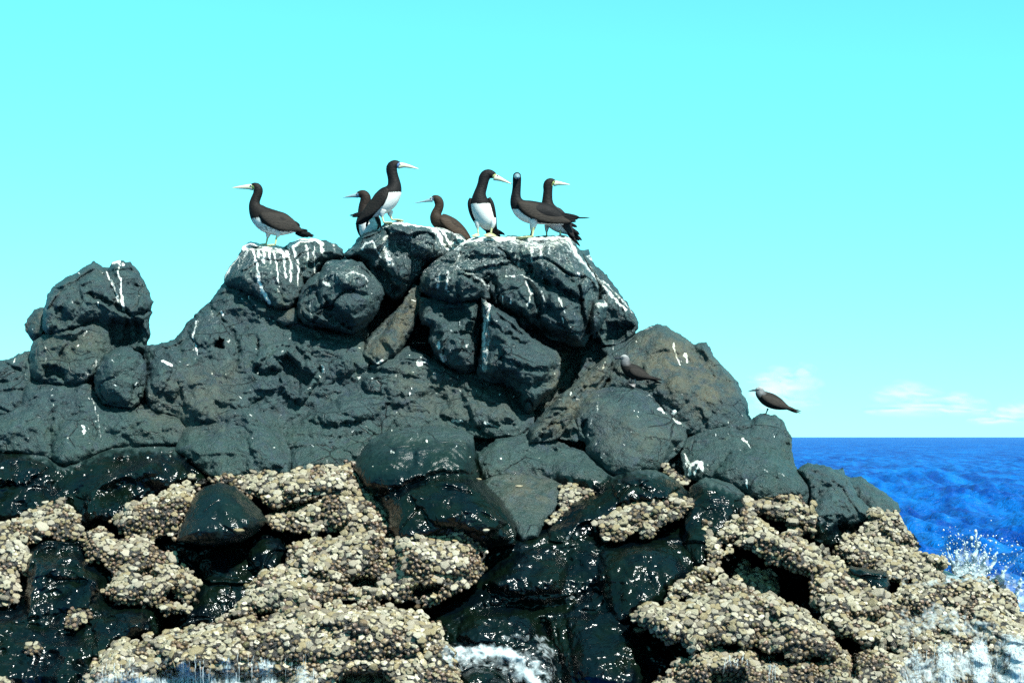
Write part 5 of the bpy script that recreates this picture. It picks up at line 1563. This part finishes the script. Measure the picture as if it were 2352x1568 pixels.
def splash():
    t = NT('spray')
    t.set(Base_Color=(.52, .60, .62), Roughness=.12, IOR=1.33, Alpha=.8)
    t.put(t.bsdf.inputs['Specular IOR Level'], .8)
    rg = np.random.default_rng(21)
    D = 14.6
    root = bpy.data.objects.new('splash', None)
    COL.objects.link(root)
    root.location = unproject(np.array(2225.0), np.array(1330.0), np.array(D))
    loc = np.array(root.location)
    tag(root, 'burst of white spray thrown up where the sea hits the right end', 'splash')
    # jets
    tp = NT('jet_water')
    n = tp.noise(tp.coords((5, 5, 5)), 6, 5, .7)
    tp.set(Base_Color=(.45, .56, .60), Roughness=.2, Alpha=tp.ramp(n, .3, .62, .1, .85))
    for (u, v, u1, v1, w, bend) in [(2226, 1330, 2243, 1222, 8, 6), (2215, 1328, 2196, 1262, 8, -6), (2200, 1325, 2176, 1258, 6, -4), (2238, 1330, 2265, 1262, 7, 8), (2250, 1330, 2290, 1268, 6, 8), (2230, 1330, 2212, 1240, 5, 0), (2222, 1330, 2222, 1290, 22, 0),
                                    (2205, 1326, 2190, 1290, 14, 0), (2248, 1328, 2262, 1292, 14, 0), (2280, 1350, 2310, 1300, 8, 6), (2320, 1385, 2345, 1330, 9, 6)]:
        rows = []
        for i in range(9):
            f = i / 8
            uu = u + (u1 - u) * f + bend * math.sin(f * 3.14) + rg.normal(0, 1.2)
            vv = v + (v1 - v) * f
            p = unproject(np.array(uu), np.array(vv), np.array(D + .05 * rg.normal())) - loc
            ww = w * (1.05 - f * .75) * (.8 + .5 * rg.random()) * D / F
            rows.append((*p, ww, ww * .8, 90))
        g_ = loft(rows, 20, 10)
        v_ = g_[0] + .012 * np.stack([pnoise(g_[0] * 26 + q * 7) for q in range(3)], 1)
        me = new_mesh('water_jet', v_, [g_[1], g_[2]])
        link('water_jet', me, tp.m, root)
    tm = NT('mist')
    lw = tm.node('ShaderNodeLayerWeight')
    lw.inputs[0].default_value = .5
    mn = tm.noise(tm.coords((1, 1, 1)), 7, 5, .65, .3)
    ma = tm.math('MULTIPLY', tm.math('POWER', tm.math('SUBTRACT', 1.0, lw.outputs['Facing'], clamp=True), 1.8), tm.ramp(mn, .32, .72, .1, 1))
    tm.set(Base_Color=(.62, .68, .70), Roughness=1.0, Alpha=tm.math('MULTIPLY', ma, .55))
    for (u, v, ru, rv, dd) in [(2222, 1316, 42, 24, 0), (2216, 1290, 26, 34, .1), (2246, 1296, 30, 30, .05), (2290, 1340, 46, 26, .2), (2335, 1375, 44, 34, .25), (2195, 1326, 30, 14, -.05)]:
        g_ = loft([(-1, 0, 0, 0, 0, 90), (-.86, 0, 0, .5, .5, 90), (-.5, 0, 0, .866, .866, 90), (0, 0, 0, 1, 1, 90), (.5, 0, 0, .866, .866, 90), (.86, 0, 0, .5, .5, 90), (1, 0, 0, 0, 0, 90)], 30, 30)
        x = g_[0] * (1 + .2 * fbm(g_[0] * 2 + u, 2)[:, None]) * np.array((ru, ru, rv)) * D / F
        me = new_mesh('mist', x + unproject(np.array(float(u)), np.array(float(v)), np.array(D + dd)) - loc, [g_[1], g_[2]])
        link('mist', me, tm.m, root)
    # drops
    ico_v, ico_q, ico_t = loft([(-1, 0, 0, 0, 0, 90), (-.7, 0, 0, .71, .71, 90), (0, 0, 0, 1, 1, 90), (.7, 0, 0, .71, .71, 90), (1, 0, 0, 0, 0, 90)], 6, 6)
    vs, qs, ts, b = [], [], [], 0
    for k in range(640):
        a = rg.random()
        if a < .62:
            u = 2225 + rg.normal(0, 38)
            v = 1322 - abs(rg.normal(0, 42))
        else:
            u = rg.uniform(2160, 2400)
            v = 1215 + abs(rg.normal(0, 70)) + .25 * (u - 2225)
        if v > 1400:
            continue
        r = float(np.clip(rg.lognormal(.0, .6), .4, 4.6)) * D / F
        p = unproject(np.array(u), np.array(v), np.array(D + rg.normal(0, .18))) - loc
        vs.append(ico_v * r * np.array((1, 1, rg.uniform(.9, 1.5))) + p)
        qs.append(ico_q + b)
        ts.append(ico_t + b)
        b += len(ico_v)
    me = new_mesh('droplets', np.concatenate(vs), [np.concatenate(qs), np.concatenate(ts)])
    tag(link('droplets', me, t.m, root), kind='stuff')


splash()


# ------------------------------------------------------------------ far clouds
def clouds():
    t = NT('cloud_vapour')
    lw = t.node('ShaderNodeLayerWeight')
    lw.inputs[0].default_value = .5
    n = t.noise(t.coords((1, 1, 1.6), 'Generated'), 1.1, 2, .5, .2)
    edge = t.math('SUBTRACT', 1.0, lw.outputs['Facing'], clamp=True)
    a = t.math('MULTIPLY', t.math('POWER', edge, 2.2), t.ramp(n, .25, .8))
    t.set(Base_Color=(.85, .82, .84), Roughness=1.0, Alpha=t.math('MULTIPLY', a, .30))
    t.put(t.bsdf.inputs['Specular IOR Level'], 0.0)
    D = 5200.0
    for lab, blobs in [('largest pale cloud low over the horizon right of the islet', [(1752, 870, 46, 20), (1790, 858, 40, 24), (1822, 868, 46, 24), (1850, 852, 30, 22), (1800, 895, 80, 34), (1840, 885, 60, 34), (1800, 925, 90, 30), (1770, 900, 60, 30)]),
                       ('faint cloud bank low above the sea near the right', [(2050, 905, 60, 26), (2082, 892, 50, 24), (2110, 902, 60, 24), (2150, 925, 90, 26), (2090, 940, 110, 26)]), ('small faint cloud between the two low banks', [(2200, 912, 40, 18), (2228, 926, 46, 18), (2215, 940, 70, 20)]),
                       ('faint cloud at the right edge just above the sea', [(2325, 945, 50, 26), (2372, 935, 60, 30), (2300, 962, 80, 22)])]:
        vs, fs, b = [], [], 0
        for (u, v, ru, rv) in blobs:
            g_ = loft([(-1, 0, 0, 0, 0, 90), (-.86, 0, 0, .5, .5, 90), (-.5, 0, 0, .866, .866, 90), (0, 0, 0, 1, 1, 90), (.5, 0, 0, .866, .866, 90), (.86, 0, 0, .5, .5, 90), (1, 0, 0, 0, 0, 90)], 36, 36)
            x = g_[0] * (1 + .10 * fbm(g_[0] * 1.3 + u, 2)[:, None])
            c = unproject(np.array(float(u)), np.array(float(v)), np.array(D))
            vs.append(x * np.array((ru, ru, rv)) * D / F + c)
            fs.append((g_[1] + b, g_[2] + b))
            b += len(x)
        me = new_mesh('cloud', np.concatenate(vs), [np.concatenate([f[0] for f in fs]), np.concatenate([f[1] for f in fs])])
        tag(link('cloud', me, t.m), lab, 'cloud', 'faint clouds over the horizon')


clouds()
